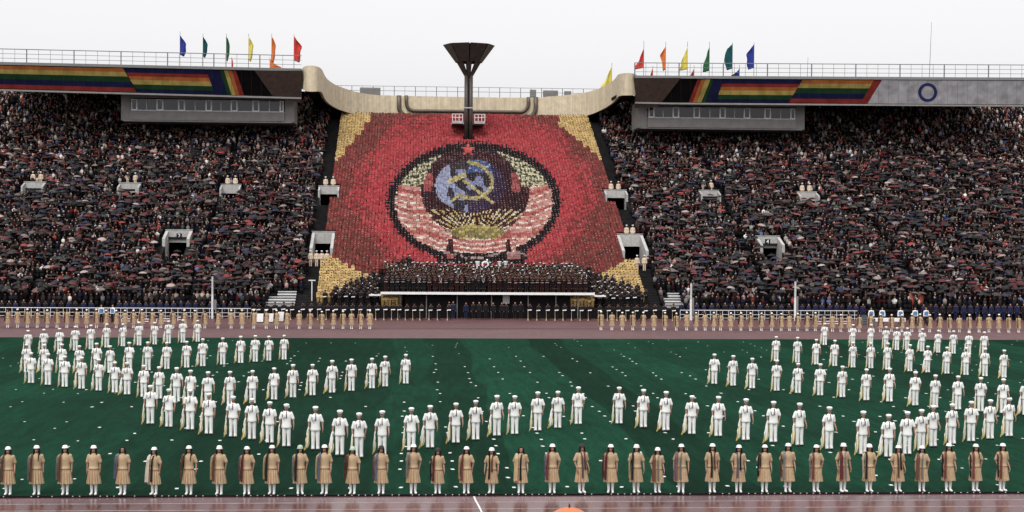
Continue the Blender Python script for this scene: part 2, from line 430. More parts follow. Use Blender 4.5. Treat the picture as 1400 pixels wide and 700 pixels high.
stand = empty('grandstand', (U0, 154, 0))
tag(stand, 'huge raked grandstand packed with spectators beneath the flags', 'grandstand')
def st_child(b, name, m, par=None, smooth=False):
    o = b.build(name, m, par or stand, smooth); o.matrix_parent_inverse = Matrix.Translation((-U0, -154, 0)) if (par or stand) == stand else Matrix(); return o
b = MB()
for i in range(NROW):
    v0 = row_v(i); z = stand_z(v0)
    cuts = sorted((q['u'] - q['hw'] + .05, q['u'] + q['hw'] - .05) for q in ports if q['vf'] < v0 < q['v0'])
    if v0 > 208.9: cuts.append((U0 - 19.0, U0 + 19.0)); cuts.sort()
    spans, a = [], UL
    for c0, c1 in cuts:
        spans.append((a, c0)); a = c1
    spans.append((a, UR))
    for s0, s1 in spans:
        if s1 <= s0: continue
        n = max(1, int((s1 - s0) / 8))
        us = [s0 + (s1 - s0) * k / n for k in range(n + 1)]
        ra = [[(u, stand_v(v0 - TREAD / 2, u), z - RISE) for u in us], [(u, stand_v(v0 - TREAD / 2, u), z) for u in us], [(u, stand_v(v0 + TREAD / 2, u), z) for u in us]]
        for g in (0, 1):
            b.loft([ra[g], ra[g + 1]], False, 0, False)
st_child(b, 'terrace', M['terrace'])
# front wall of the stand and closing back wall
b = MB(); vq = row_v(0) - TREAD / 2; b.box(UL, UR, vq - .12, vq - .01, 0, stand_z(row_v(0)) - RISE - .01)
st_child(b, 'front_wall', M['dark'])
V_BACK = row_v(NROW - 1) + TREAD / 2
for (a0, a1, zt) in ((UL, U0 - 17, 28.0), (U0 - 17, U0 + 17, 25.5), (U0 + 17, UR, 28.0)):
    b = MB(); n = 8; us = [a0 + (a1 - a0) * k / n for k in range(n + 1)]
    for u, w in zip(us, us[1:]):
        y0, y1 = stand_v(V_BACK, u), stand_v(V_BACK, w)
        b.hexa([(u, y0, 0), (w, y1, 0), (w, y1 + .4, 0), (u, y0 + .4, 0), (u, y0, zt), (w, y1, zt), (w, y1 + .4, zt), (u, y0 + .4, zt)])
    st_child(b, 'back_wall', M['dark'])

# portals
def text_mesh(ch, size, m):
    cu = bpy.data.curves.new('t', 'FONT'); cu.body = ch; cu.size = size; cu.align_x = 'CENTER'; cu.align_y = 'CENTER'; cu.extrude = .012; cu.offset = .012 * size
    o = bpy.data.objects.new('t', cu); COL.objects.link(o)
    me = bpy.data.meshes.new_from_object(o.evaluated_get(bpy.context.evaluated_depsgraph_get()))
    bpy.data.objects.remove(o); me.materials.clear(); me.materials.append(m); return me
for q in ports:
    u, hw, vb, zf, zt, zb = q['u'], q['hw'], q['vb'], q['zf'], q['zt'], q['zb']
    dv = vb - q['v0']
    vf = q['vf'] + dv
    o = empty('stair_portal', (u, vb, zf))
    side = 'in the stand' if abs(u - U0) > 22 else ('beside the red card display')
    if q['num']: lab = 'pale concrete lower stair portal with black number sign, beneath ' + ('blue to red flags' if u < U0 else 'the white canopy panel')
    elif q['low'] and side == 'beside the red card display': lab = 'pale lower stair portal beside the card display with %s ushers below' % ('four' if u < U0 else 'two')
    elif side == 'beside the red card display': lab = 'small grey upper stair portal against the red card display, %s' % ('above the portal with four ushers' if u < U0 else 'above a portal with two ushers')
    else: lab = 'small grey upper stair portal among the umbrellas with two ushers above'
    tag(o, lab, 'portal', 'upper stair portals in the stand' if not q['low'] else 'lower stair portals in the stand')
    def part(b, nm, m):
        return b.build(nm, m, o)
    wt = .32 if q['low'] else .2
    b = MB(); b.box(-hw + wt, hw - wt, 0, .25, zb - zf, zt - zf - .06); part(b, 'panel', M['concrete'])
    b = MB(); b.box(-hw - .04, hw + .04, -.04, .3, zt - zf - .06, zt - zf); part(b, 'coping', M['concrete'])
    for s in (-1, 1):
        b = MB(); L = min(q['wl'], vb - vf + .3)
        x0, x1 = sorted((s * (hw - wt), s * hw))
        top0, top1 = zt - zf - .065, max(.7, zt - zf - SLOPE * L)
        b.hexa([(x0, -L, -.3), (x1, -L, -.3), (x1, .25, -.3), (x0, .25, -.3), (x0, -L, top1), (x1, -L, top1), (x1, .25, top0), (x0, .25, top0)])
        part(b, 'side_wall', M['concrete'])
        L2 = vb - vf + .3
        if L2 > L + .2:
            sz = lambda d: stand_z(q['v0'] - d) - zf + .02
            b = MB(); b.hexa([(x0, -L2, -.3), (x1, -L2, -.3), (x1, -L - .002, -.3), (x0, -L - .002, -.3), (x0, -L2, max(.05, sz(L2))), (x1, -L2, max(.05, sz(L2))), (x1, -L - .002, sz(L)), (x0, -L - .002, sz(L))])
            part(b, 'kerb_wall', M['terrace'])
    b = MB(); b.box(-hw + wt, hw - wt, -(vb - vf), 3.5, -.1, 0); part(b, 'walkway', M['terrace'])
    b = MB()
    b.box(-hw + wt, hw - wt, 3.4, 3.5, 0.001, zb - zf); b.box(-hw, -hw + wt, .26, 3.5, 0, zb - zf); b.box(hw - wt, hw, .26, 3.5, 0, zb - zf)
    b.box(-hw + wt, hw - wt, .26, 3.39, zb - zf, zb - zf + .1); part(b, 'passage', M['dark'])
    if q['num']:
        b = MB(); b.box(-.29, .29, -.05, -.002, zb - zf + .42, zb - zf + 1.0); sg = part(b, 'number_sign', M['dark'])
        t = link('number', text_mesh(q['num'], .62, M['white_paint']), sg); t.rotation_euler = (R(90), 0, 0); t.location = (0, -.054, zb - zf + .71)

# ------------------------------------------------------------------ canopies with the painted fascias
def pl(x, pts):
    for (x0, y0), (x1, y1) in zip(pts, pts[1:]):
        if x <= x1: return y0 + (y1 - y0) * (x - x0) / (x1 - x0)
    (x0, y0), (x1, y1) = pts[-2:]
    return y0 + (y1 - y0) * (x - x0) / (x1 - x0)
V_FAS = 190.0
ZT_FAS = P(400, 97.5, V_FAS).z
def v_fas(u): return V_FAS + (19.8 ** 2 - (u - U0) ** 2) / 2000.0
def fas(px, py, off=0.0):
    v = V_FAS
    for _ in range(5):
        p = P(px, py, v); v = v_fas(p.x) + (ZT_FAS - p.z) * 0.55 - off
    return P(px, py, v)
FT = {'L': [(-30, 88), (124, 91.3), (412, 97.6)], 'R': [(868, 107), (1276, 109.3), (1430, 110)]}
FB = {'L': [(-30, 121), (124, 125.2), (373, 132), (412, 133)], 'R': [(868, 139.2), (907, 140.2), (1276, 142.8), (1430, 143.6)]}
def fas_quad(b, side, xl0, xr0, xl1, xr1, s0, s1, off, thick=.03, mi=0):
    """patch of fascia between fractions s0..s1 of its height; left/right px at fraction 0 and 1"""
    L = lambda s: xl0 + (xl1 - xl0) * s
    Rr = lambda s: xr0 + (xr1 - xr0) * s
    n = max(1, int(abs(xr0 - xl0) / 45))
    rows = []
    for s in (s0, s1):
        row = []
        for k in range(n + 1):
            x = L(s) + (Rr(s) - L(s)) * k / n
            y = pl(x, FT[side]) * (1 - s) + pl(x, FB[side]) * s
            row.append((fas(x, y, off), fas(x, y, off - thick)))
        rows.append(row)
    for k in range(n):
        A, B, C, D = rows[1][k], rows[1][k + 1], rows[0][k + 1], rows[0][k]
        # back-face points keep the same outline, thickness along depth
        bk = lambda q: Vector((q[0].x, q[0].y + thick, q[0].z))
        b.hexa([A[0], B[0], bk(B), bk(A), D[0], C[0], bk(C), bk(D)])
PAINT = dict(navy=(0.012, 0.014, 0.055), red=(0.26, 0.035, 0.028), orange=(0.42, 0.14, 0.04), yellow=(0.44, 0.33, 0.10),
             green=(0.015, 0.055, 0.022), black=(0.005, 0.004, 0.004), white=(0.50, 0.49, 0.51), blue=(0.035, 0.045, 0.16), brown=(0.060, 0.036, 0.028))
PM = {k: mat('paint_' + k, v, 0.8, 0.28, 0.9, 0.05, spec=.1, detail=8.0) for k, v in PAINT.items()}
zX = lambda X: 120 + X / 3.889
zR = lambda X: 920 + X / 3.889
can = {}
for side in 'LR':
    lab = 'rainbow striped canopy above the stand, ' + ('on the side of the portal numbered 2' if side == 'L' else 'with a white panel and blue ring')
    c = empty('canopy', (0, V_FAS, ZT_FAS)); tag(c, lab, 'canopy'); can[side] = c
    c_inv = Matrix.Translation((0, -V_FAS, -ZT_FAS))
    def cpart(b, nm, m, par=None):
        o = b.build(nm, m, par or c); o.matrix_parent_inverse = c_inv if par is None else Matrix(); return o
    x0, x1 = (-30, 412) if side == 'L' else (868, 1430)
    xs = [x0 + (x1 - x0) * k / 12 for k in range(13)]
    tp = [fas(x, pl(x, FT[side])) for x in xs]; bt = [fas(x, pl(x, FB[side])) for x in xs]
    # backing board
    b = MB()
    for k in range(12):
        f = lambda p: Vector((p.x, p.y + .06, p.z)); g = lambda p: Vector((p.x, p.y + .25, p.z))
        b.hexa([f(bt[k]), f(bt[k + 1]), g(bt[k + 1]), g(bt[k]), f(tp[k]), f(tp[k + 1]), g(tp[k + 1]), g(tp[k])])
    cpart(b, 'fascia_board', PM['black'])
    # roof slab reaching back over the top rows
    b = MB()
    for k in range(12):
        p, q = tp[k], tp[k + 1]; yb0, yb1 = stand_v(V_BACK, p.x) + .5, stand_v(V_BACK, q.x) + .5
        b.hexa([(p.x, p.y - .08, p.z + .01), (q.x, q.y - .08, q.z + .01), (q.x, yb1, q.z + .01), (p.x, yb0, p.z + .01),
                (p.x, p.y - .08, p.z + .35), (q.x, q.y - .08, q.z + .35), (q.x, yb1, q.z + .35), (p.x, yb0, p.z + .35)])
    cpart(b, 'roof_slab', M['rail_grey'])
    # gutter along the lower edge
    b = MB()
    for k in range(12):
        p, q = bt[k], bt[k + 1]
        b.hexa([(p.x, p.y - .1, p.z - .22), (q.x, q.y - .1, q.z - .22), (q.x, q.y + .25, q.z - .22), (p.x, p.y + .25, p.z - .22),
                (p.x, p.y - .1, p.z - .01), (q.x, q.y - .1, q.z - .01), (q.x, q.y + .25, q.z - .01), (p.x, p.y + .25, p.z - .01)])
    cpart(b, 'gutter', M['press_grey'])
    # painted bands
    bands = []
    if side == 'L':
        e0, e1 = zX(185), zX(262)                                   # edge between the two blocks
        for col, s0, s1 in (('orange', .03, .18), ('yellow', .18, .36), ('green', .36, .58), ('navy', .58, .80), ('red', .80, .97)):
            bands.append((-30, e0, -30, e1, s0, s1, col))
        f0, f1 = zX(630), zX(675)
        for col, s0, s1 in (('navy', .03, .2), ('red', .2, .34), ('orange', .34, .48), ('yellow', .48, .66), ('green', .66, .84), ('navy', .84, .98)):
            bands.append((e0 + 1, f0, e1 + 1, f1, s0, s1, col))
        d = [(630, 675, 'navy'), (700, 742, 'green'), (722, 764, 'yellow'), (744, 786, 'orange'), (764, 808, 'red'), (786, 832, None)]
        for (a, a2, cn), (c0, c2, _) in zip(d, d[1:]): bands.append((zX(a) + .3, zX(c0), zX(a2) + .3, zX(c2), .03, .98, cn))
    else:
        d = [(150, 85, 'red'), (172, 108, 'orange'), (190, 130, 'yellow'), (205, 152, 'green'), (218, 170, 'navy'), (272, 228, None)]
        d = [(132, 82, 'red'), (152, 103, 'orange'), (172, 126, 'yellow'), (202, 150, 'green'), (218, 172, 'navy'), (270, 226, None)]
        for (a, a2, cn), (c0, c2, _) in zip(d, d[1:]): bands.append((zR(a) + .3, zR(c0), zR(a2) + .3, zR(c2), .03, .98, cn))
        e0, e1 = zR(690), zR(612)
        for col, s0, s1 in (('navy', .03, .2), ('red', .2, .34), ('orange', .34, .48), ('yellow', .48, .66), ('green', .66, .84), ('navy', .84, .98)):
            bands.append((zR(270) + .3, e0, zR(226) + .3, e1, s0, s1, col))
        g0, g1 = zR(1070), zR(995)
        for col, s0, s1 in (('orange', .03, .18), ('yellow', .18, .36), ('green', .36, .58), ('navy', .58, .80), ('red', .80, .97)):
            bands.append((e0 + .3, g0, e1 + .3, g1, s0, s1, col))
        h0, h1 = zR(1112), zR(1032)
        bands.append((g0 + .3, h0, g1 + .3, h1, .03, .97, 'red'))
        bands.append((h0 + .3, 1430, h1 + .3, 1430, .02, .98, 'white'))
    for (a, c0, a2, c2, s0, s1, cn) in bands:
        b = MB(); fas_quad(b, side, a, c0, a2, c2, s0, s1, 0.0)
        cpart(b, 'white_panel' if cn == 'white' else 'painted_band', PM[cn])
    xj = x0 + 9
    while xj < x1 - 6:
        b = MB(); fas_quad(b, side, xj, xj + .22, xj, xj + .22, .03, .97, .006, .02); cpart(b, 'panel_joint', M['brown_board']); xj += 13.5
    # brown end board beside the cream ribbon
    b = MB()
    if side == 'L': q4 = [(374, 133.5), (412.5, 141), (412.5, 96.5), (348, 96.5)]
    else: q4 = [(868, 147.5), (899, 147), (931, 106.5), (868, 106.5)]
    f4 = [fas(x, y, .10) for x, y in q4]
    b.hexa([f4[0], f4[1], f4[1] + Vector((0, .09, 0)), f4[0] + Vector((0, .09, 0)), f4[3], f4[2], f4[2] + Vector((0, .09, 0)), f4[3] + Vector((0, .09, 0))])
    cpart(b, 'end_board', M['brown_board'])
    if side == 'R':                                                # the blue ring on the white panel
        cx, cy = zR(1355), 40 + 336 / 3.889
        b = MB(); n = 40; inn, out = [], []
        for k in range(n):
            t = 2 * math.pi * k / n
            out.append(fas(cx + 13.0 * math.cos(t), cy + 13.0 * math.sin(t), .035)); inn.append(fas(cx + 8.8 * math.cos(t), cy + 8.8 * math.sin(t), .035))
        bk = Vector((0, .03, 0))
        b.loft([out, inn, [p + bk for p in inn], [p + bk for p in out], out], False)
        cpart(b, 'blue_ring', PM['blue'])
    # roof railing
    rl = empty('roof_railing', (0, V_FAS, ZT_FAS + .35)); tag(rl, 'thin grey railing along the top of the ' + ('canopy nearest the portal numbered 2' if side == 'L' else 'canopy with the white panel'), 'railing')
    r_inv = Matrix.Translation((0, -V_FAS, -ZT_FAS - .35))
    def rpart(b, nm, m):
        o = b.build(nm, m, rl); o.matrix_parent_inverse = r_inv; return o
    for h, rr in ((1.62, .05), (1.05, .028), (.5, .028)):
        b = MB(); b.path([(p.x, p.y + .3, p.z + .35 + h) for p in tp], rr, 6); rpart(b, 'rail', M['rail_grey'])
    xx = tp[0].x; k = 0
    while xx < tp[-1].x:
        y = v_fas(xx) + .3; z0 = tp[0].z + (tp[-1].z - tp[0].z) * (xx - tp[0].x) / (tp[-1].x - tp[0].x) + .3
        r0 = .075 if k % 4 == 0 else .024
        b = MB(); b.tube((xx, y, z0), (xx, y, z0 + 1.67), r0, n=6); rpart(b, 'post', M['rail_grey']); xx += 1.4; k += 1

    # press box slung under the canopy
    pts = [(165, 133.5, 165.5), (402, 137, 168.5)] if side == 'L' else [(873, 144, 175.5), (1101, 146, 178.5)]
    VP = 194.0
    (xa, ya, za), (xb, yb, zb) = pts
    A, B = P(xa, ya, VP), P(xb, yb, VP)
    zlo, zhi = P(xa, za, VP).z, A.z + .5
    zw0, zw1 = P(xa, (ya + 17.5 if side == 'L' else ya + 17), VP).z, P(xa, ya + 1.5, VP).z
    pb = empty('press_box', ((A.x + B.x) / 2, VP, zlo)); tag(pb, 'long grey commentary box with a strip of windows under the ' + ('canopy without white panel' if side == 'L' else 'canopy with the white panel'), 'press box')
    hw = (B.x - A.x) / 2; H = zhi - zlo; w0, w1 = zw0 - zlo, zw1 - zlo
    b = MB(); b.box(-hw + .3, hw - .3, .15, 6, 0, .2); b.build('floor', M['press_grey'], pb)
    b = MB(); b.box(-hw + 1.2, hw - 1.2, 0, .15, .2, w0); b.build('parapet', M['press_grey'], pb)
    for k in range(1, 9):
        xk = -hw + 1.2 + (2 * hw - 2.4) * k / 9
        b = MB(); b.box(xk - .015, xk + .015, -.006, 0.0, .22, w0 - .1); b.build('panel_joint', M['rail_grey'], pb)
    b = MB(); b.box(-hw + 1.2, hw - 1.2, -.05, .2, w0, w0 + .07); b.build('sill', M['alu'], pb)
    for s in (-1, 1):
        b = MB(); x0, x1 = sorted((s * (hw - 1.2), s * hw)); b.box(x0, x1, .25, 6, .1, H); b.build('end_wall', M['press_grey'], pb)
    b = MB(); b.box(-hw + 1.2, hw - 1.2, 1.4, 1.5, w0, H); b.build('inner_wall', M['dark'], pb)
    b = MB(); b.box(-hw + 1.2, hw - 1.2, .02, 6, w1 + .15, H); b.build('ceiling', M['press_grey'], pb)
    # windows: a repeating run of narrow framed lights and wide panes
    xk = -hw + 1.3; pat = [.75, 1.15, 1.25, .8, 1.9, .8, 1.3, 1.3]; k = 0
    while xk < hw - 1.35:
        wd = min(pat[k % 8], hw - 1.3 - xk); narrow = pat[k % 8] < .9
        b = MB(); b.box(xk + .03, xk + wd - .03, .06, .08, w0 + .07, w1); pn = b.build('window_pane', M['glass'], pb)
        b = MB(); t = .11 if narrow else .045
        fm = M['white_paint'] if narrow else M['alu']
        b.box(xk + .01, xk + .01 + t, -.02, .1, w0 + .08, w1); b.box(xk + wd - t - .01, xk + wd - .01, -.02, .1, w0 + .08, w1)
        b.box(xk + .012 + t, xk + wd - t - .012, -.02, .1, w1 - t, w1 - .002); b.box(xk + .012 + t, xk + wd - t - .012, -.02, .1, w0 + .075, w0 + .075 + t)
        b.build('window_frame', fm, pn)
        xk += wd; k += 1

# ------------------------------------------------------------------ cream ribbon balcony
RIB = [(413, 94, 121, 191.6), (415, 91.5, 123, 190.7), (420, 90, 124.8, 189.9), (427, 89.6, 125.2, 189.6), (434, 91, 125, 190.0), (438.5, 93.5, 125.5, 191.2),
       (441.3, 97, 129, 193), (443.5, 102, 134, 195.6), (447, 107.5, 139, 198.6), (453, 112.5, 144, 201.6), (461, 117, 148.5, 204.2), (472, 121.2, 152.6, 206.6),
       (486, 125.3, 156.4, 208.4), (503, 128.6, 159.2, 209.8), (525, 130.2, 161.3, 210.6), (550, 131, 162.4, 211), (600, 132, 163.4, 211), (640, 132.7, 164, 211), (690, 133.4, 164.8, 211),
       (730, 133.3, 165.2, 211), (755, 131.6, 164.6, 210.7), (778, 129.6, 162.7, 209.9), (798, 127, 159, 208.5), (812, 123.4, 154.8, 206.5), (823, 119.2, 149.8, 204.2),
       (832, 114.6, 144.6, 201.5), (838.5, 110, 139.6, 198.5), (842.3, 105.6, 135.4, 195.5), (844.6, 102.5, 132.6, 193), (847.4, 101, 131, 191.2), (852, 100.2, 130.5, 190.1),
       (858.5, 99.8, 130.3, 189.7), (865, 100.4, 130.3, 190.2), (869, 101.4, 129.6, 191.1), (871, 103, 128.8, 192)]
def crom(p, n):
    out = []
    for i in range(len(p) - 1):
        a, b_, c, d = p[max(i - 1, 0)], p[i], p[i + 1], p[min(i + 2, len(p) - 1)]
        for k in range(n):
            t = k / n
            out.append(tuple(.5 * (2 * b_[j] + (c[j] - a[j]) * t + (2 * a[j] - 5 * b_[j] + 4 * c[j] - d[j]) * t * t + (-a[j] + 3 * b_[j] - 3 * c[j] + d[j]) * t ** 3) for j in range(len(b_))))
    out.append(p[-1]); return out
rs = crom(RIB, 4)
rib = empty('torch_balcony', (U0, 211, 24)); tag(rib, 'cream curving ribbon balcony with rounded ends behind the torch', 'balcony')
ri = Matrix.Translation((-U0, -211, -24))
def bpart(b, nm, m, smooth=False, par=None):
    o = b.build(nm, m, par or rib, smooth); o.matrix_parent_inverse = ri if par is None else Matrix(); return o
topp = [P(x, yt, v) for x, yt, yb, v in rs]; botp = [P(x, yb, v) for x, yt, yb, v in rs]
def nrm(i):
    a, c = botp[max(i - 1, 0)], botp[min(i + 1, len(botp) - 1)]
    d = Vector((c.x - a.x, c.y - a.y, 0)).normalized(); return Vector((-d.y, d.x, 0))   # towards the back
TH = .3
vs, fs, uvs = [], [], []
s = 0.0
for i in range(len(rs)):
    if i: s += (botp[i] - botp[i - 1]).length
    nn = nrm(i) * TH
    vs += [botp[i], topp[i], topp[i] + nn, botp[i] + nn]; uvs += [(s, 0), (s, 3.1), (s, 3.4), (s, -.3)]
for i in range(len(rs) - 1):
    a, c = i * 4, (i + 1) * 4
    for k in range(4): fs.append((a + k, c + k, c + (k + 1) % 4, a + (k + 1) % 4)[::-1])
fs += [(0, 1, 2, 3), tuple(len(vs) - 4 + k for k in (3, 2, 1, 0))]
me = bpy.data.meshes.new('ribbon_wall'); me.from_pydata([tuple(v) for v in vs], [], fs); me.materials.append(M['cream'])
uvl = me.uv_layers.new(name='UVMap')
for lp in me.loops: uvl.data[lp.index].uv = uvs[lp.vertex_index]
me.update(); o = link('ribbon_wall', me, rib); o.matrix_parent_inverse = ri
# dark deck behind the foot of the ribbon
b = MB()
for i in range(0, len(rs) - 1):
    p, q = botp[i] + nrm(i) * .1, botp[i + 1] + nrm(i + 1) * .1
    if q.x - p.x < .02: continue
    z0, z1 = p.z + .06, q.z + .06
    yb0, yb1 = stand_v(V_BACK, p.x) + .2, stand_v(V_BACK, q.x) + .2
    b.hexa([(p.x, p.y, z0), (q.x, q.y, z1), (q.x, yb1, z1), (p.x, yb0, z0), (p.x, p.y, z0 + .4), (q.x, q.y, z1 + .4), (q.x, yb1, z1 + .4), (p.x, yb0, z0 + .4)])
bpart(b, 'deck', M['dark'])
# bronze pipes bent in a U along the front of the ribbon
for (xa, xb_, yb_, r, rad) in ((545.5, 732.5, 158.6, .30, 12), (555.5, 722.5, 151.6, .24, 11)):
    pp = [(xa, 130.5)]
    for k in range(9):
        t = math.pi / 2 * k / 8; pp.append((xa + rad * (1 - math.cos(t)), yb_ - rad * 1.1 + rad * 1.1 * math.sin(t)))
    for k in range(1, 9): pp.append((xa + rad + (xb_ - xa - 2 * rad) * k / 9, yb_ + 1.6 * k / 9))
    for k in range(9):
        t = math.pi / 2 * k / 8; pp.append((xb_ - rad + rad * math.sin(t), yb_ + 1.6 - rad * 1.1 + rad * 1.1 * math.cos(t)))
    pp.append((xb_, 132.8))
    b = MB(); b.path([P(x, y, 210.85) for x, y in pp], r * 1.05, 10); bpart(b, 'pipe', M['bronze_pipe'], True)
# railing on the terrace behind
zr0 = P(640, 131, 214).z
tr = empty('terrace_railing', (U0, 214, zr0)); tag(tr, 'thin grey railing behind the cream ribbon balcony', 'railing')
ua, ub = P(452, 120, 214).x - U0, P(826, 120, 214).x - U0
for z in (P(640, 119.3, 214).z, P(640, 125.5, 214).z):
    b = MB(); b.path([(ua + (ub - ua) * k / 10, 0, z - zr0) for k in range(11)], .032, 6); b.build('rail', M['rail_grey'], tr)
u = ua; zt_ = P(640, 119.0, 214).z - zr0
k = 0
while u < ub + .01:
    b = MB(); b.tube((u, 0, -1.8), (u, 0, zt_), .05 if k % 2 == 0 else .025, n=6); b.build('post', M['rail_grey'], tr); u += (ub - ua) / 26; k += 1
for (x0, x1, y0, y1) in ((492, 520, 119.5, 130), (725, 733, 122.5, 134), (743, 763, 123.5, 134), (772, 781, 124.5, 132)):
    p, q = P(x0, y0, 213), P(x1, y1, 213)
    o = empty('equipment_cabinet', ((p.x + q.x) / 2, 213, botp[len(botp) // 2].z + .4)); w = (q.x - p.x) / 2; h = p.z - o.location.z
    tag(o, 'grey slatted equipment cabinet standing on the terrace behind the ribbon balcony' if w > .6 else 'small grey equipment cabinet standing on the terrace behind the ribbon balcony', 'cabinet', 'cabinets behind the ribbon balcony')
    b = MB(); b.box(-w, w, 0, .7, 0, h); b.build('casing', M['rail_grey'], o)
    for k in range(5):
        z = h - .15 - k * .17; b = MB(); b.box(-w + .05, w - .05, -.03, -.002, z - .05, z + .05); b.build('slat', M['press_grey'], o)

# ------------------------------------------------------------------ the torch
pt, tv0 = on_stand(639.5, 194, .3)
TV = pt.y; TU = P(640.5, 150, TV).x
T = empty('torch_tower', (TU, TV, pt.z - .4)); tag(T, 'tall dark bronze torch tower with a flaring panelled bowl', 'torch')
zt = lambda y: P(641, y, TV).z - T.location.z
wpx = TV / FPX
b = MB(); h1 = zt(103); rst = 4.0 * wpx * .62
for sx in (-1, 1):
    for sy in (-1, 1):
        b = MB(); b.tube((sx * .29, sy * .29, 0), (sx * .29, sy * .29, h1), .26, n=14); b.build('stem_tube', M['bronze'], T, True)
b = MB(); b.box(-.2, .2, -.2, .2, 0, h1 + .1); b.build('stem_core', M['dark'], T)
b = MB(); b.box(-.62, .62, -.62, .62, zt(148.5), zt(147.2)); b.build('stem_collar', M['alu'], T)
N8 = 8; r_rim, r_mid, r_neck = 35.5 * wpx, 18.0 * wpx, 6.4 * wpx
z_rim, z_mid, z_neck = zt(62.0), zt(86.0), zt(103)
for k in range(N8):
    a0, a1 = 2 * math.pi * (k + .035) / N8, 2 * math.pi * (k + .965) / N8
    def pt3(r, a, z): return (r * math.cos(a), r * math.sin(a), z)
    # bowl panel, thick, with a gap to its neighbours
    o4 = [pt3(r_mid, a0, z_mid), pt3(r_mid, a1, z_mid), pt3(r_rim, a1, z_rim), pt3(r_rim, a0, z_rim)]
    i4 = [pt3(r_mid - .18, a0, z_mid + .05), pt3(r_mid - .18, a1, z_mid + .05), pt3(r_rim - .2, a1, z_rim), pt3(r_rim - .2, a0, z_rim)]
    b = MB(); b.hexa([o4[0], o4[1], i4[1], i4[0], o4[3], o4[2], i4[2], i4[3]]); b.build('bowl_panel', M['bronze'], T)
    # rib running from the neck up under the panel joint
    a = 2 * math.pi * k / N8
    b = MB()
    w0, w1 = .22, .35
    t = Vector((-math.sin(a), math.cos(a), 0))
    q0, q1 = Vector(pt3(r_neck - .1, a, z_neck - .2)), Vector(pt3(r_mid - .02, a, z_mid + .25))
    ii = Vector((math.cos(a), math.sin(a), 0)) * .22
    b.hexa([q0 - t * w0, q0 + t * w0, q0 + t * w0 - ii, q0 - t * w0 - ii, q1 - t * w1, q1 + t * w1, q1 + t * w1 - ii, q1 - t * w1 - ii])
    b.build('rib', M['bronze'], T)
    b = MB()
    q0, q1 = Vector(pt3(r_mid - .12, a, z_mid)), Vector(pt3(r_rim - .12, a, z_rim - .08))
    b.hexa([q0 - t * .12, q0 + t * .12, q0 + t * .12 - ii, q0 - t * .12 - ii, q1 - t * .12, q1 + t * .12, q1 + t * .12 - ii, q1 - t * .12 - ii])
    b.build('joint_rib', M['dark'], T)
b = MB(); b.loft([[(r_mid * .98 * math.cos(2 * math.pi * k / 16), r_mid * .98 * math.sin(2 * math.pi * k / 16), z) for k in range(16)] for z in (z_mid + .02, z_mid + .12)]); b.build('bowl_floor', M['dark'], T)
# service balcony round the stem
sb = empty('service_balcony', (TU, TV, P(640, 166, TV).z)); tag(sb, 'small white railed service balcony round the torch stem', 'balcony')
zb0 = 0; hz = P(640, 157, TV).z - P(640, 166, TV).z
for s in (-1, 1):
    x0, x1 = sorted((s * .75, s * 2.15))
    b = MB(); b.box(x0, x1, -.9, 9.5, -.35, 0); b.build('deck', M['concrete'], sb)
    for xp in (s * .8, s * 1.25, s * 1.7, s * 2.12):
        b = MB(); b.box(xp - .035, xp + .035, -.88, -.82, 0, hz); b.build('post', M['white_paint'], sb)
    for z in (hz, hz * .5):
        b = MB(); b.box(x0, x1, -.9, -.8, z - .001, z + .06); b.build('rail', M['white_paint'], sb)
    b = MB(); b.box(s * 2.12 - .03, s * 2.12 + .03, -.79, 9.4, hz, hz + .06); b.build('side_rail', M['white_paint'], sb)
b = MB(); b.box(-.749, .749, .75, 9.5, -.34, -.01); b.build('bridge_deck', M['concrete'], sb)

# ------------------------------------------------------------------ flags on the rim of the roof
FC = dict(blue=(.03, .045, .23), teal=(.012, .065, .075), green=(.03, .10, .05), yellow=(.62, .52, .10), orange=(.60, .17, .05), red=(.50, .05, .04))
FLG = [(246.2, 43, 'blue', 9, 48, 75, 1), (277.6, 46, 'teal', 7, 50, 77, 1), (309.5, 46, 'green', 5, 50, 82, 1), (340, 46, 'yellow', 7, 50, 82, 1), (371.5, 46, 'orange', 6, 50, 84, 1), (402, 47, 'red', 11, 49, 83, 1),
       (880.3, 56, 'red', -11, 66, 93, 1), (910.2, 57, 'orange', -8, 63, 95, 1), (940, 57, 'yellow', -11, 64, 95, 1), (970, 57, 'green', -9, 64, 97, 1), (1001.5, 58, 'teal', -12, 60, 94, 1), (1031, 58.5, 'blue', -12, 60, 93, 1),
       (836.5, 86, 'yellow', -14, 90, 122, 0), (892.5, 90, 'red', -6, 93, 110, 0), (949, 89, 'red', -11, 93, 112, 0), (1011, 88, 'blue', -12, 93, 112, 0), (369, 78, 'orange', 15, 80, 97, 0), (316.8, 78, 'red', 2, 80, 97, 0)]
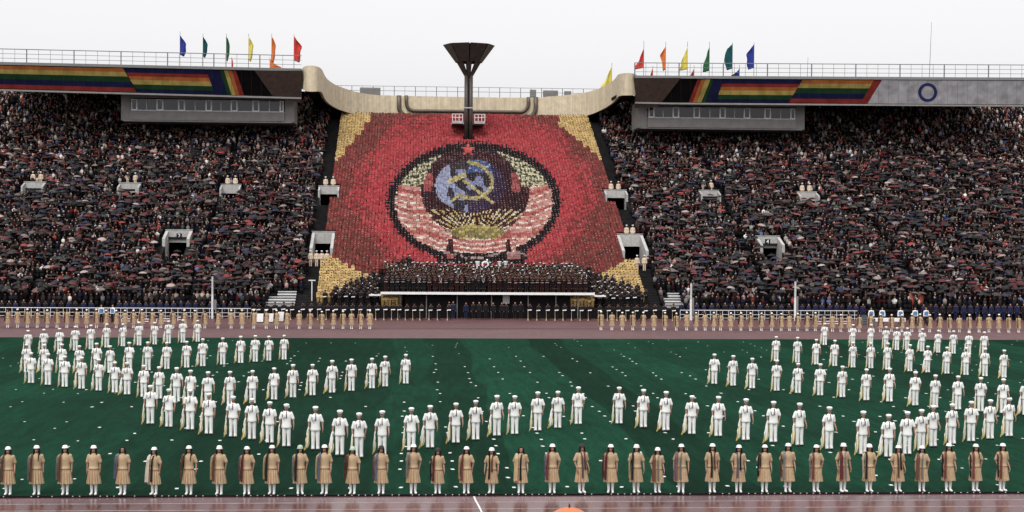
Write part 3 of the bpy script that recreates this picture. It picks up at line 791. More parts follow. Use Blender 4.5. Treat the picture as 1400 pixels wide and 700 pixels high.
for (px, ptop, cn, wp, f0, f1, main) in FLG:
    vv = 211.0
    top = P(px, ptop, vv); zbase = ZT_FAS + .3 if px < 800 else ZT_FAS + .3
    base_z = ZT_FAS + .34
    if px == 836.5: base_z = 26.2; vv = 213.0; top = P(px, ptop, vv)
    o = empty('flag', (top.x, vv, base_z))
    tag(o, '%s flag drooping on a thin pole %s' % (cn, ('over the canopy with the white panel' if px > 850 else 'at the end of the ribbon balcony' if px > 800 else 'over the canopy without white panel') + ('' if main else ', set low')), 'flag', 'coloured flags on the stadium rim')
    b = MB(); b.tube((0, 0, -.3), (0, 0, top.z - base_z), .045, .03, 6); b.build('pole', M['rail_grey'], o)
    za, zb = P(px, f0, vv).z - base_z, P(px, f1, vv).z - base_z
    w = wp * vv / FPX
    fr = random.Random(int(px))
    b = MB(); nu, nv = 9, 12; grid = []
    for j in range(nv):
        s = j / (nv - 1); row = []
        if px > 800 and cn in ('red', 'yellow', 'green'): ww = w * (.22 + .95 * s)
        elif px > 800 and cn == 'teal': ww = w * (.55 + .45 * min(1, s * 4)) * (1 - .25 * s)
        elif s < .3: ww = w * (.35 + 2.1 * s)
        else: ww = w * (1.0 - (.85 if abs(wp) < 9 else .55) * (s - .3))
        ww *= 1 + .10 * math.sin(s * 9 + px)
        for i in range(nu):
            t = i / (nu - 1)
            z = za + (zb - za) * s - abs(w) * .55 * t * (1 - s) - .25 * t * s
            row.append((ww * t, -.05 - .24 * math.sin(7.5 * t + fr.random() * .3 + s * 3 + px) * t - .04, max(z, zb - .3)))
        grid.append(row)
    b.loft(grid, False, 0, False)
    fo = b.build('cloth', mat('flag_' + cn, FC[cn], .8, .2, 1.2, spec=.1) if ('flag_' + cn) not in bpy.data.materials else bpy.data.materials['flag_' + cn], o, True)
    md = fo.modifiers.new('t', 'SOLIDIFY'); md.thickness = .02
# thin masts
for (px, y0, y1) in ((1271, 30, 100), (1103.5, 78, 100)):
    q = P(px, y0, 205); o = empty('mast', (q.x, 205, ZT_FAS + .34)); tag(o, ('tall' if y0 < 50 else 'short') + ' hair-thin metal mast on the roof of the canopy with the white panel', 'mast')
    hh = q.z - o.location.z
    b = MB(); b.tube((0, 0, 0), (.03 * hh, 0, hh), .05, .02, 6); b.build('pole', M['rail_grey'], o); b = MB(); b.box(-.15, .15, -.15, .15, 0, .06); b.build('foot_plate', M['rail_grey'], o)

# ------------------------------------------------------------------ figures (all face -y, feet at z = 0)
def hand(b, x, y, z, s, tilt=0.0):
    """relaxed hand below a wrist at (x, y, z): palm, four bent fingers, thumb in front"""
    b.ell((x, y - .005, z - .055), (.021, .042, .055), 10, 8)
    for k, (dy, L) in enumerate(((-.034, .070), (-.012, .080), (.010, .075), (.031, .058))):
        p0 = Vector((x, y + dy - .005, z - .095)); p1 = p0 + Vector((-s * .006, -.004, -L * .55)); p2 = p1 + Vector((-s * .020, -.006, -L * .45))
        b.cap(p0, p1, .0095, .009); b.cap(p1, p2, .009, .0075)
    t0 = Vector((x, y - .036, z - .035)); t1 = t0 + Vector((-s * .008, -.026, -.035)); t2 = t1 + Vector((-s * .012, -.002, -.032))
    b.cap(t0, t1, .0125, .011); b.cap(t1, t2, .011, .009)
def head(b, z, s=1.0, y=0.0):
    b.ell((0, y, z), (.074 * s, .092 * s, .105 * s), 18, 12)
    b.ell((0, y - .022, z - .062 * s), (.056 * s, .066 * s, .058 * s))
    b.cap((0, y - .088 * s, z - .005), (0, y - .108 * s, z - .034 * s), .009, .014)
    for k in (-1, 1): b.ell((k * .076 * s, y + .008, z - .015), (.012, .024, .034), 8, 6)
def face(z, s=1.0, y=0.0):
    out = []
    for k in (-1, 1):
        m = MB(); m.ell((k * .030 * s, y - .083 * s, z + .004), (.014, .009, .009), 8, 5); out.append((m.v, m.f, 1))
        m = MB(); m.box(k * .031 * s - .018, k * .031 * s + .018, y - .094 * s, y - .080 * s, z + .020, z + .027); out.append((m.v, m.f, 1))
    m = MB(); m.ell((0, y - .083 * s, z - .068 * s), (.024, .010, .008), 8, 5); out.append((m.v, m.f, 2))
    return out
def arm_jit(seed, s):
    q = random.Random(seed * 7 + s); a = .0 if seed == 0 else 1.0
    return Vector((s * q.uniform(-.012, .035) * a, q.uniform(-.03, .03) * a, q.uniform(-.01, .015) * a)), Vector((s * q.uniform(-.03, .04) * a, q.uniform(-.07, .03) * a, q.uniform(-.005, .03) * a))
def body_mesh(name, female=False, arms='down', ratio=.16, jit=0):
    b = MB(); k = .90 if female else 1.0
    head(b, 1.60, .96 if female else 1.0)
    b.cap((0, .012, 1.40), (0, .004, 1.52), .050 * (.85 if female else 1), .048 * (.85 if female else 1))
    b.ell((0, .005, 1.25), (.165 * k, .105, .19)); b.cap((-.155 * k, .01, 1.385), (.155 * k, .01, 1.385), .055, .055)
    b.ell((0, .005, 1.05), (.135 * k, .095, .17)); b.ell((0, .01, .91), (.155, .11, .12))
    for s in (-1, 1):
        sh = Vector((s * .195 * k, .01, 1.385))
        if arms == 'down' or (arms == 'flag' and s > 0):
            el, wr = Vector((s * (.235 * k + .01), .025, 1.11)), Vector((s * (.238 * k + .012), -.015, .875))
        elif arms == 'flag':
            el, wr = Vector((s * .255, .035, 1.12)), Vector((s * .272, -.035, .90))
        elif arms == 'play':
            el, wr = Vector((s * .25, -.03, 1.12)), Vector((s * .10, -.26, 1.20))
        elif arms == 'staff':
            el, wr = (Vector((s * .24, .02, 1.11)), Vector((s * .18, -.17, 1.00))) if s < 0 else (Vector((s * .245, .02, 1.11)), Vector((s * .05, -.18, 1.02)))
        if arms in ('down', 'flag') and not (arms == 'flag' and s < 0):
            je, jw = arm_jit(jit, s); el = el + je; wr = wr + jw
        b.cap(sh, el, .047 * k, .040 * k); b.cap(el, wr, .039 * k, .028 * k)
        if arms in ('down', 'flag'): hand(b, wr.x, wr.y, wr.z, s)
        else:
            d = (wr - el).normalized(); c = wr + d * .05; b.ell(c, (.036, .042, .036), 10, 8)
            for q in range(4):
                a = c + d * .02 + Vector((0, 0, -.027 + .018 * q)); b.cap(a, a + d * .03 + Vector((-s * .02, -.012, 0)), .009, .008)
            b.cap(c + Vector((0, -.01, .03)), c + Vector((-s * .02, -.03, .045)), .011, .009)
        fx = .076 if female else .090
        b.cap((s * .085, .01, .90), (s * (fx - .002), .0, .49), .080, .055); b.cap((s * (fx - .002), .0, .49), (s * (fx - .005 * female), .02, .09), .050, .033)
        b.ell((s * (fx + .005), -.05, .045), (.040, .120, .042))
    return fuse(name, b, [M['skin'], M['dark_eye'], M['lip']], .0085 if arms in ('down', 'flag') else .011, ratio, face(1.60, .96 if female else 1.0))
def sleeve(b, s, sh, el, r0, r1): b.cap(sh, el, r0, r1)
def tunic_mesh(name, m, hem=.80, k=1.0, arms='short', belt=False, ratio=.14, jit=0):
    b = MB(); tw = random.Random(jit + 3)
    prof = [(hem, .205, .145), (hem + .08, .20, .142), (.98, .182, .128), (1.10, .180, .125), (1.24, .195, .135), (1.34, .195, .128), (1.40, .165, .105), (1.445, .085, .075), (1.47, .062, .062)]
    b.loft([ell_ring(0, .008, z, rx * k, ry, 24) for z, rx, ry in prof])
    for s in (-1, 1):
        sh = Vector((s * .185 * k, .01, 1.375))
        if arms == 'short': b.cap(sh, Vector((s * (.236 * k + .008), .022, 1.175)) + arm_jit(jit, s)[0] * .8, .066, .064)
        elif arms == 'flag': b.cap(sh, Vector((s * (.236 if s > 0 else .248), .022, 1.175)) + (arm_jit(jit, s)[0] * .8 if s > 0 else Vector((0, 0, 0))), .066, .064)
        elif arms == 'long':
            el = Vector((s * (.240 * k + .008), .025, 1.11)); b.cap(sh, el, .064, .054); b.cap(el, (s * (.242 * k + .01), -.015, .87), .053, .044)
        elif arms == 'play':
            el = Vector((s * .25, -.03, 1.12)); b.cap(sh, el, .064, .054); b.cap(el, (s * .115, -.245, 1.195), .052, .042)
        elif arms == 'staff':
            el, wr = (Vector((s * .24, .02, 1.11)), Vector((s * .185, -.15, 1.01))) if s < 0 else (Vector((s * .245, .02, 1.11)), Vector((s * .07, -.16, 1.03)))
            b.cap(sh, el, .064, .054); b.cap(el, wr, .052, .042)
    return fuse(name, b, [m], .013, ratio)
def trouser_mesh(name, m, ratio=.14):
    b = MB(); b.loft([ell_ring(0, .01, z, rx, ry, 20) for z, rx, ry in ((.80, .165, .12), (.90, .175, .128), (1.0, .165, .118))])
    for s in (-1, 1):
        b.loft([ell_ring(s * cx, cy, z, rx, ry, 16) for z, cx, cy, rx, ry in ((.045, .096, -.005, .074, .095), (.20, .094, .012, .068, .078), (.50, .090, .004, .078, .080), (.75, .086, .008, .090, .098), (.88, .082, .01, .094, .112))])
    return fuse(name, b, [m], .013, ratio)
def shoes_mesh(name, m):
    b = MB()
    for s in (-1, 1): b.ell((s * .097, -.065, .040), (.050, .140, .043)); b.ell((s * .095, .02, .055), (.045, .06, .055))
    return fuse(name, b, [m], .014, .25)
def boots_mesh(name, m):
    b = MB()
    for s in (-1, 1):
        b.cap((s * .076, .005, .47), (s * .070, .018, .10), .060, .044); b.ell((s * .082, -.055, .045), (.045, .130, .046)); b.ell((s * .072, .03, .05), (.04, .05, .05))
    return fuse(name, b, [m], .012, .2)
def lathe(b, prof, n=20, ky=1.15, cy=0.0, wob=None):
    b.loft([ell_ring(0, cy, z, r, r * ky, n, wob) for r, z in prof])
def sailor_cap(name, m):
    b = MB(); lathe(b, [(.080, 1.636), (.090, 1.642), (.094, 1.668), (.114, 1.694), (.118, 1.716), (.106, 1.742), (.062, 1.760), (.004, 1.764)], 20, 1.10, -.004)
    b2 = MB()
    b.hexa([(-.055, -.098, 1.640), (.055, -.098, 1.640), (.045, -.05, 1.650), (-.045, -.05, 1.650), (-.045, -.125, 1.632), (.045, -.125, 1.632), (.045, -.06, 1.662), (-.045, -.06, 1.662)])
    return b.mesh(name, m, True)
def brim_hat(name, m, flop=0.0):
    b = MB(); prof = [(.062, 1.668), (.112, 1.652 - flop), (.115, 1.658 - flop), (.092, 1.676), (.089, 1.708), (.072, 1.735), (.040, 1.747), (.004, 1.750)]
    lathe(b, prof, 22, 1.14, -.004, (lambda k: .05 * math.sin(k * 1.9)) if flop else None)
    return b.mesh(name, m, True)
def peaked_cap(name, mats):
    b = MB(); n = 18
    b.loft([ell_ring(0, .0, z, r, r * 1.14, n) for r, z in ((.082, 1.630), (.083, 1.668))], True, 1)
    b.loft([ell_ring(0, -.004, z, r, r * 1.08, n) for r, z in ((.085, 1.6685), (.118, 1.708), (.112, 1.722), (.03, 1.732))], True, 0)
    b.hexa([(-.07, -.075, 1.640), (.07, -.075, 1.640), (.05, -.03, 1.650), (-.05, -.03, 1.650), (-.055, -.135, 1.618), (.055, -.135, 1.618), (.05, -.03, 1.655), (-.05, -.03, 1.655)], 2)
    return b.mesh(name, mats, False)
def hair_mesh(name, m, style):
    b = MB(); b.ell((0, .024, 1.612), (.094, .092, .098), 16, 10)
    if style == 'short': b = MB(); b.ell((0, .030, 1.605), (.079, .076, .085), 16, 10); b.ell((0, .05, 1.57), (.070, .055, .07))
    else:
        for s in (-1, 1): b.cap((s * .082, -.012, 1.63), (s * .098, -.020, 1.52), .030, .032); b.cap((s * .098, -.020, 1.52), (s * .100, -.04, 1.45 if style == 'bob' else 1.38), .032, .016)
        b.ell((0, .06, 1.53), (.086, .052, .13))
        b.cap((-.05, -.055, 1.685), (.05, -.055, 1.685), .018, .018)
        if style == 'braid': b.cap((.085, -.04, 1.47), (.075, -.125, 1.32), .026, .018); b.cap((.075, -.125, 1.32), (.07, -.14, 1.20), .018, .010)
    return fuse(name, b, [m], .012, .22)
def skirt_mesh(name, m):
    b = MB(); n = 56; rings = []
    for z, r, w in ((.99, .160, .00), (.93, .178, .01), (.80, .192, .05), (.62, .210, .09), (.405, .236, .12)):
        rings.append([((r * (1 + w * (1 if k % 4 < 2 else -1) * (.8 + .4 * math.sin(k)))) * math.cos(2 * math.pi * k / n), .008 + .80 * (r * (1 + w * (1 if k % 4 < 2 else -1))) * math.sin(2 * math.pi * k / n), z + (.006 * math.sin(k * 2.3) if z < .42 else 0)) for k in range(n)])
    b.loft(rings, False)
    # turned-up inside so that the hem has an underside
    b.loft([rings[-1], [(x * .94, .008 + (y - .008) * .94, z + .01) for x, y, z in rings[-1]], [(x * .86, .008 + (y - .008) * .86, z + .14) for x, y, z in rings[-1]]], False)
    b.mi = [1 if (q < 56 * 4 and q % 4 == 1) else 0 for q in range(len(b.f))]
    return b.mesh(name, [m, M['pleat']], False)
def strip(b, pts, w0, w1, th=.012, fold=.02, mi=0, n=7):
    """hanging band of cloth along pts, with soft lengthwise folds"""
    rings = []
    for i, p in enumerate(pts):
        p = Vector(p); t = i / (len(pts) - 1); w = w0 + (w1 - w0) * t
        fr = [(p.x + w * (k / (n - 1) - .5), p.y - fold * math.sin(k * 2.1 + i * .35) * min(1, .3 + t), p.z) for k in range(n)]
        bk = [(x, y + th, z) for x, y, z in reversed(fr)]
        rings.append(fr + bk)
    b.loft(rings, True, mi)
def scarf_mesh(style):
    b = MB()
    if style == 'shoulder':      # over one shoulder, hanging in front and behind
        strip(b, [(-.15, .13, 1.05), (-.15, .145, 1.25), (-.145, .12, 1.42), (-.14, .02, 1.462), (-.145, -.10, 1.41), (-.155, -.155, 1.28), (-.165, -.16, 1.05), (-.175, -.185, .80), (-.18, -.20, .50)], .055, .085)
        strip(b, [(-.22, .05, 1.40), (-.255, -.08, 1.34), (-.27, -.11, 1.15), (-.275, -.12, .85), (-.265, -.13, .55)], .045, .06, mi=1)
    elif style == 'centre':      # round the neck, both ends down the front
        strip(b, [(-.06, .03, 1.475), (-.065, -.08, 1.455), (-.055, -.15, 1.30), (-.05, -.165, 1.05), (-.05, -.19, .80), (-.055, -.20, .56)], .05, .075)
        strip(b, [(.06, .03, 1.475), (.062, -.08, 1.455), (.045, -.155, 1.30), (.05, -.17, 1.05), (.06, -.19, .84)], .045, .07, mi=1)
    elif style == 'cape':        # wide cloth over both sides
        strip(b, [(-.15, .02, 1.462), (-.16, -.10, 1.41), (-.165, -.155, 1.28), (-.18, -.165, 1.05), (-.19, -.19, .80), (-.20, -.20, .48)], .10, .15)
        strip(b, [(.02, .02, 1.48), (.02, -.09, 1.43), (-.01, -.16, 1.28), (-.02, -.17, 1.02), (-.02, -.195, .72), (-.02, -.205, .50)], .05, .07, mi=1)
    else:                        # narrow, over the arm
        strip(b, [(-.19, .02, 1.45), (-.215, -.08, 1.40), (-.235, -.12, 1.20), (-.245, -.12, .95), (-.25, -.13, .60)], .06, .08)
        strip(b, [(-.14, .02, 1.465), (-.15, -.105, 1.41), (-.16, -.155, 1.25), (-.165, -.16, 1.10), (-.17, -.185, .95)], .035, .04, mi=1)
    return b

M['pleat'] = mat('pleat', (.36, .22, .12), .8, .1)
MANS = [(body_mesh('man_body', False, 'flag', jit=q), tunic_mesh('white_tunic', M['white_cloth'], (.80, .775, .82, .79)[q], (1.0, .96, 1.05, 1.0)[q], 'flag', jit=q)) for q in range(4)]
man_trousers = trouser_mesh('white_trousers', M['white_cloth'])
man_shoes = shoes_mesh('black_shoes', M['black_shoe'])
man_cap = sailor_cap('white_cap', M['white_cloth'])
man_hair = hair_mesh('man_hair', M['hair'], 'short')
b = MB(); strip(b, [(0, -.098, 1.43), (0, -.138, 1.36), (0, -.150, 1.28), (0, -.148, 1.19)], .026, .038, .012, .003)
b.ell((0, -.098, 1.435), (.022, .016, .02), 8, 6); man_tie = b.mesh('tie', M['tie'])
b = MB(); b.path([(-.15, -.11, 1.36), (-.155, -.135, 1.28), (-.14, -.145, 1.20), (-.105, -.15, 1.165), (-.07, -.152, 1.19), (-.055, -.15, 1.26)], .012, 6)
man_cord = b.mesh('shoulder_cord', M['black_shoe'])
# furled flag: a narrow bundle that swells downwards, yellow lining showing along its edge and tip
def furled(var):
    fr = random.Random(var + 40); wide = (1.0, 1.35, .75, 1.1)[var]
    n = 16
    def bundle(prof, seed, amp):
        b = MB(); rings = []; q = random.Random(seed); ph = [q.uniform(0, 6) for _ in range(4)]
        for z, cx, rx, ry in prof:
            rings.append([(cx * wide + rx * wide * (1 + amp * math.sin(k * 2.4 + ph[0] + z * 5) + .5 * amp * math.sin(k * 4.1 + ph[1] - z * 7)) * math.cos(2 * math.pi * k / n),
                           ry * (1 + amp * math.sin(k * 3.1 + ph[2] + z * 4)) * math.sin(2 * math.pi * k / n), z) for k in range(n)])
        b.loft(rings, True); return b
    J = lambda s_: fr.uniform(-s_, s_)
    w = bundle([(.98, .0, .014, .014), (.92, -.006, .028, .020), (.84, -.018, .034, .026), (.72, -.022 + J(.01), .046, .032), (.60, -.030 + J(.012), .042, .034), (.46, -.036 + J(.012), .062, .036), (.32, -.046, .060, .036), (.20, -.060, .052, .030), (.13, -.075, .022, .018)], var, .30).mesh('flag_cloth', M['cream_cloth'] if var != 1 else M['white_cloth'])
    y = bundle([(.70, -.060, .004, .010), (.58, -.070 + J(.01), .010, .030), (.44, -.080, .013, .034), (.30, -.092 + J(.01), .018, .036), (.18, -.100, .026, .034), (.10, -.118, .028, .026), (.035, -.150, .012, .010)], var + 9, .32).mesh('flag_lining', M['gold_cloth'])
    f = bundle([(.66, .012, .006, .008), (.50, .006, .012, .012), (.34, -.01, .014, .012), (.16, -.05, .016, .014)], var + 20, .3)
    f.v = [(x, yy - .034, z) for x, yy, z in f.v]
    return w, y, f.mesh('flag_fold', M['gold_cloth'])
FURL = [furled(k) for k in range(4)]

SHIFT = Vector((-.272, -.055, -.10))      # the flag hangs from the hand
def white_man(p, label, group, scale, rz, var):
    man_body, man_tunic = rnd.choice(MANS)
    o = link('person', man_body, None, p, rz, scale); tag(o, label, 'person', group)
    for nm, me in (('tunic', man_tunic), ('trousers', man_trousers), ('shoes', man_shoes), ('cap', man_cap), ('tie', man_tie), ('shoulder_cord', man_cord), ('hair', man_hair)):
        link(nm, me, o)
    if var is not None:
        w, y, s = FURL[var]
        q = Matrix.Rotation(rz, 3, 'Z') @ (SHIFT * scale)
        f = link('furled_flag', w, None, (p[0] + q.x, p[1] + q.y, p[2] + q.z + .075 * scale), rz, scale)
        tag(f, label.replace('man in white uniform', 'furled white and yellow flag').replace(' and cap', ''), 'flag', 'furled flags of the ' + group)
        link('lining', y, f); link('fold', s, f)
    return o
zoomA = [(123, 478), (144.5, 475.6), (166.6, 473.9), (188.6, 472.7), (210, 471.3), (229, 470), (248.6, 468.9), (268.8, 467.5)]
rowB = [(130.6, 509), (149, 510.4), (175.2, 507.5), (200.6, 506.8), (226.6, 505), (253.7, 503), (275.7, 501.3), (303, 499), (327.6, 496.8), (347.5, 495), (366, 493.6), (387, 492)]
rowC = [(133.4, 534.7), (155.5, 537.3), (172.3, 539.9), (195, 543.3), (216, 545.6), (240, 549.7), (258.9, 554), (282.9, 557), (312.9, 553.5), (343.7, 552), (373.2, 547), (399, 544), (425.7, 541), (452.5, 537.5), (478.9, 535), (507, 531.5), (525, 529), (553.2, 525)]
rowD = [(204, 580), (229.4, 584.3), (258.5, 588), (284, 593.8), (317.1, 597.7), (342.9, 601), (367.2, 606), (390, 611), (429.6, 615), (463, 622.9), (489.2, 626), (520.9, 621.6), (560.7, 616.4), (586.4, 612.6), (621.7, 606), (648.7, 601.8), (677.7, 596.4), (702, 594), (733.5, 589.4), (761, 585.6), (789, 580.4),
        (844.8, 579.7), (878, 584.8), (908.8, 589), (944.3, 594), (980.3, 597), (1018, 602.3), (1055.6, 605.2), (1091.3, 609.2), (1131.9, 614.6), (1178.2, 621.6), (1212.9, 625.4), (1238.6, 621.6), (1257.9, 616.4), (1274, 611)]
rowE = [(975, 525.4), (1000.7, 527.9), (1026.7, 531.5), (1060.2, 534.9), (1089.3, 538), (1119.7, 541.2), (1150, 543.6), (1182.8, 547.8), (1214.4, 549.7), (1249.6, 555), (1277, 558)]
rowF = [(1059.5, 494.4), (1088.6, 496), (1114.4, 498.7), (1139.6, 501), (1164.6, 502.9), (1189, 504), (1212, 505.8), (1242.3, 508.2), (1266.6, 509.6)]
rowG = [(1126, 472.1), (1164.6, 473.6), (1189.3, 474.5), (1209.7, 477), (1224.6, 478.9), (1238.6, 479), (1259.3, 481)]
# each line runs on past the edge of the picture
for k in range(1, 5):
    zoomA.append((123 - 21.5 * k, 478 + 1.8 * k)); rowB.append((131 - 24 * k, 510.5 - .3 * k)); rowC.append((133 - 23 * k, 534.7 - 2.6 * k))
    rowD.append((1274 + 26 * k, 611 - 3.5 * k)); rowE.append((1277 + 31 * k, 558 + 2.5 * k)); rowF.append((1267 + 26 * k, 509.6 + 1.8 * k)); rowG.append((1260 + 21 * k, 481 + 1.5 * k))
LINES = [(zoomA, 'line crossing onto the track, bleachers side'), (rowB, 'straight diagonal line below the bleachers'),
         (rowC, 'bent line ending on grass below the stage'), (rowD, 'wavy line behind the women in beige'),
         (rowE, 'long line on the white panel side'), (rowF, 'middle line on the white panel side'), (rowG, 'line crossing the track, white panel side')]
for li, (pts_, where) in enumerate(LINES):
    for k, (px, py) in enumerate(pts_):
        py += .4
        p = G(px + 1.5, py, .03)
        if p.y > V_FAR: p = G(px + 1.5, py, 0.0)
        white_man(p, 'man in white uniform and cap, ' + where, 'men in the ' + where, 1.02 * rnd.uniform(.965, 1.035), rnd.gauss(0.06, .13), rnd.choice((0, 0, 1, 2, 2, 3)))

# ------------------------------------------------------------------ women in beige along the near edge and in front of the stand
W_SC = .955
WOS = [(body_mesh('woman_body', True, 'down', jit=q), tunic_mesh('beige_jacket', M['beige_cloth'], (.90, .88, .90, .91)[q], (.90, .94, .87, .91)[q], 'short', jit=q)) for q in range(4)]
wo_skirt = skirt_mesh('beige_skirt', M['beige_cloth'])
wo_boots = boots_mesh('white_boots', M['white_boot'])
b = MB(); b.loft([ell_ring(0, .008, z, .196, .153, 28) for z in (.902, .924)]); wo_belt = b.mesh('jacket_piping', mat('piping', (.16, .08, .045), .7, .1))
HATS = {'white hat': brim_hat('white_hat', M['white_cloth']), 'floppy white hat': brim_hat('floppy_hat', M['white_cloth'], .022),
        'pale green hat': brim_hat('green_hat', mat('pale_green_felt', (.42, .55, .42), .8, .1), .03), 'dark hat': brim_hat('dark_hat', mat('dark_felt', (.03, .022, .02), .8, .1)), 'no hat': None}
HAIR = [hair_mesh('hair_bob', M['hair'], 'bob'), hair_mesh('hair_long', M['hair'], 'long'), hair_mesh('hair_braid', M['hair'], 'braid')]
SC = dict(maroon=(.10, .018, .018), black=(.014, .012, .012), blue=(.12, .13, .19), red=(.17, .045, .038), grey=(.22, .20, .19), brown=(.13, .06, .035), purple=(.15, .085, .09), beige=(.46, .35, .20), white=(.50, .45, .37))
SCM = {k: mat('scarf_' + k, v, .8, .15, 10, .2) for k, v in SC.items()}
_scache = {}
def scarf(style, c1, c2):
    k = (style, c1, c2)
    if k not in _scache: _scache[k] = scarf_mesh(style).mesh('scarf', [SCM[c1], SCM[c2]])
    return _scache[k]
def beige_woman(p, hat, hair, sc, label, group, rz, scale):
    wo_body, wo_jacket = rnd.choice(WOS)
    o = link('person', wo_body, None, p, rz, scale); tag(o, label, 'person', group)
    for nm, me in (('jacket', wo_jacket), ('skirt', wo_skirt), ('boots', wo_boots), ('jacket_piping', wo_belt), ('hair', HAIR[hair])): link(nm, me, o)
    if HATS[hat]: link('hat', HATS[hat], o)
    if sc: link('scarf', scarf(*sc), o)
    return o
FW = [(128, 'white hat', 1, None), (167.7, 'no hat', 0, ('narrow', 'blue', 'grey')), (210.6, 'white hat', 1, ('cape', 'white', 'black')), (258, 'white hat', 2, ('narrow', 'brown', 'black')),
      (299.4, 'floppy white hat', 0, ('shoulder', 'brown', 'beige')), (337, 'white hat', 0, ('shoulder', 'maroon', 'purple')), (371.4, 'white hat', 0, ('shoulder', 'black', 'beige')),
      (409.8, 'pale green hat', 0, ('shoulder', 'black', 'grey')), (443.2, 'white hat', 1, ('shoulder', 'blue', 'beige')), (481.5, 'pale green hat', 1, ('narrow', 'maroon', 'brown')),
      (520.9, 'dark hat', 0, ('shoulder', 'blue', 'purple')), (565, 'white hat', 0, ('narrow', 'grey', 'grey')), (598.5, 'dark hat', 1, ('shoulder', 'maroon', 'black')),
      (637.9, 'white hat', 1, ('shoulder', 'red', 'beige')), (672.6, 'floppy white hat', 1, ('centre', 'black', 'red')), (713, 'no hat', 0, ('cape', 'beige', 'black')),
      (756, 'white hat', 0, ('shoulder', 'red', 'blue')), (796.4, 'dark hat', 0, ('centre', 'purple', 'brown')), (836.3, 'white hat', 1, ('shoulder', 'maroon', 'maroon')),
      (871.5, 'floppy white hat', 0, ('shoulder', 'black', 'beige')), (900.6, 'floppy white hat', 0, ('cape', 'brown', 'grey')), (933.2, 'white hat', 0, ('cape', 'purple', 'grey')),
      (976, 'white hat', 1, ('centre', 'black', 'brown')), (1012.4, 'white hat', 1, ('centre', 'blue', 'black')), (1048, 'white hat', 0, ('narrow', 'black', 'black')),
      (1080, 'white hat', 0, ('shoulder', 'grey', 'brown')), (1118.8, 'white hat', 0, ('shoulder', 'red', 'grey')), (1156, 'floppy white hat', 0, ('cape', 'maroon', 'grey')),
      (1191.6, 'floppy white hat', 0, ('shoulder', 'black', 'white')), (1231.4, 'white hat', 1, ('centre', 'brown', 'black')), (1264.3, 'white hat', 0, ('cape', 'brown', 'grey'))]
for k in range(1, 4): FW.insert(0, (128 - 39 * k, 'white hat', k % 3, ('shoulder', 'brown', 'grey'))); FW.append((1264 + 37 * k, 'white hat', k % 3, ('shoulder', 'red', 'black')))
WORD = dict(shoulder='over one shoulder', centre='round the neck', cape='draped wide', narrow='over one arm')
for px, hat, hair, sc in FW:
    p = G(px, 676.7 - max(0, px - 700) * .0042, .03)
    if p.y < V_NEAR + .22: p.y = V_NEAR + .22
    lab = 'woman in beige, ' + hat + (', %s %s %s' % (sc[1] if sc[1] == sc[2] else sc[1] + ' and ' + sc[2], 'scarf', WORD[sc[0]]) if sc else ', no scarf') + ', near kerb'
    if hair == 2: lab = lab.replace('woman in beige', 'woman in beige with braid')
    beige_woman(p, hat, hair, sc, lab, 'women in beige along the near kerb', rnd.gauss(0, .16), W_SC * rnd.uniform(.955, 1.04))
FARL = [132, 145, 159, 171, 182.5, 194, 208, 220, 236.5, 252, 266.5, 280, 298, 316, 331, 347, 364, 378, 392, 409, 424, 440, 455.6, 469, 480.6, 493, 505.6]
FARR = [821.6, 836.6, 850.6, 865, 879.4, 894, 909, 924.6, 938.8, 951.4, 964, 975.8, 985, 999, 1013, 1026, 1041, 1055, 1068, 1079.4, 1090.5, 1103.3, 1114.7, 1126, 1138, 1149.4, 1161, 1174.6, 1190, 1203.6, 1218.8, 1233, 1246.6, 1257.6, 1271]
FARL = [132 - 13.5 * k for k in range(9, 0, -1)] + FARL; FARR += [1271 + 13.5 * k for k in range(1, 10)]
for side, lst in (('L', FARL), ('R', FARR)):
    for k, px in enumerate(lst):
        py = 449.3 + (px - 300) * .0042 + (1.0 if px > 1120 else 0)
        sc = rnd.choice((None, None, ('narrow', 'brown', 'black'), ('shoulder', 'brown', 'beige'), ('narrow', 'black', 'black'), ('shoulder', 'maroon', 'beige')))
        lab = 'woman in beige, %s, far row, %s side' % ('no scarf' if not sc else sc[1] + ' scarf ' + WORD[sc[0]], 'bleachers' if side == 'L' else 'white panel')
        beige_woman(G(px, py), rnd.choice(('white hat', 'white hat', 'floppy white hat', 'no hat')), rnd.randrange(2), sc, lab, 'women in beige in the far row', rnd.gauss(0, .12), W_SC * rnd.uniform(.96, 1.04))

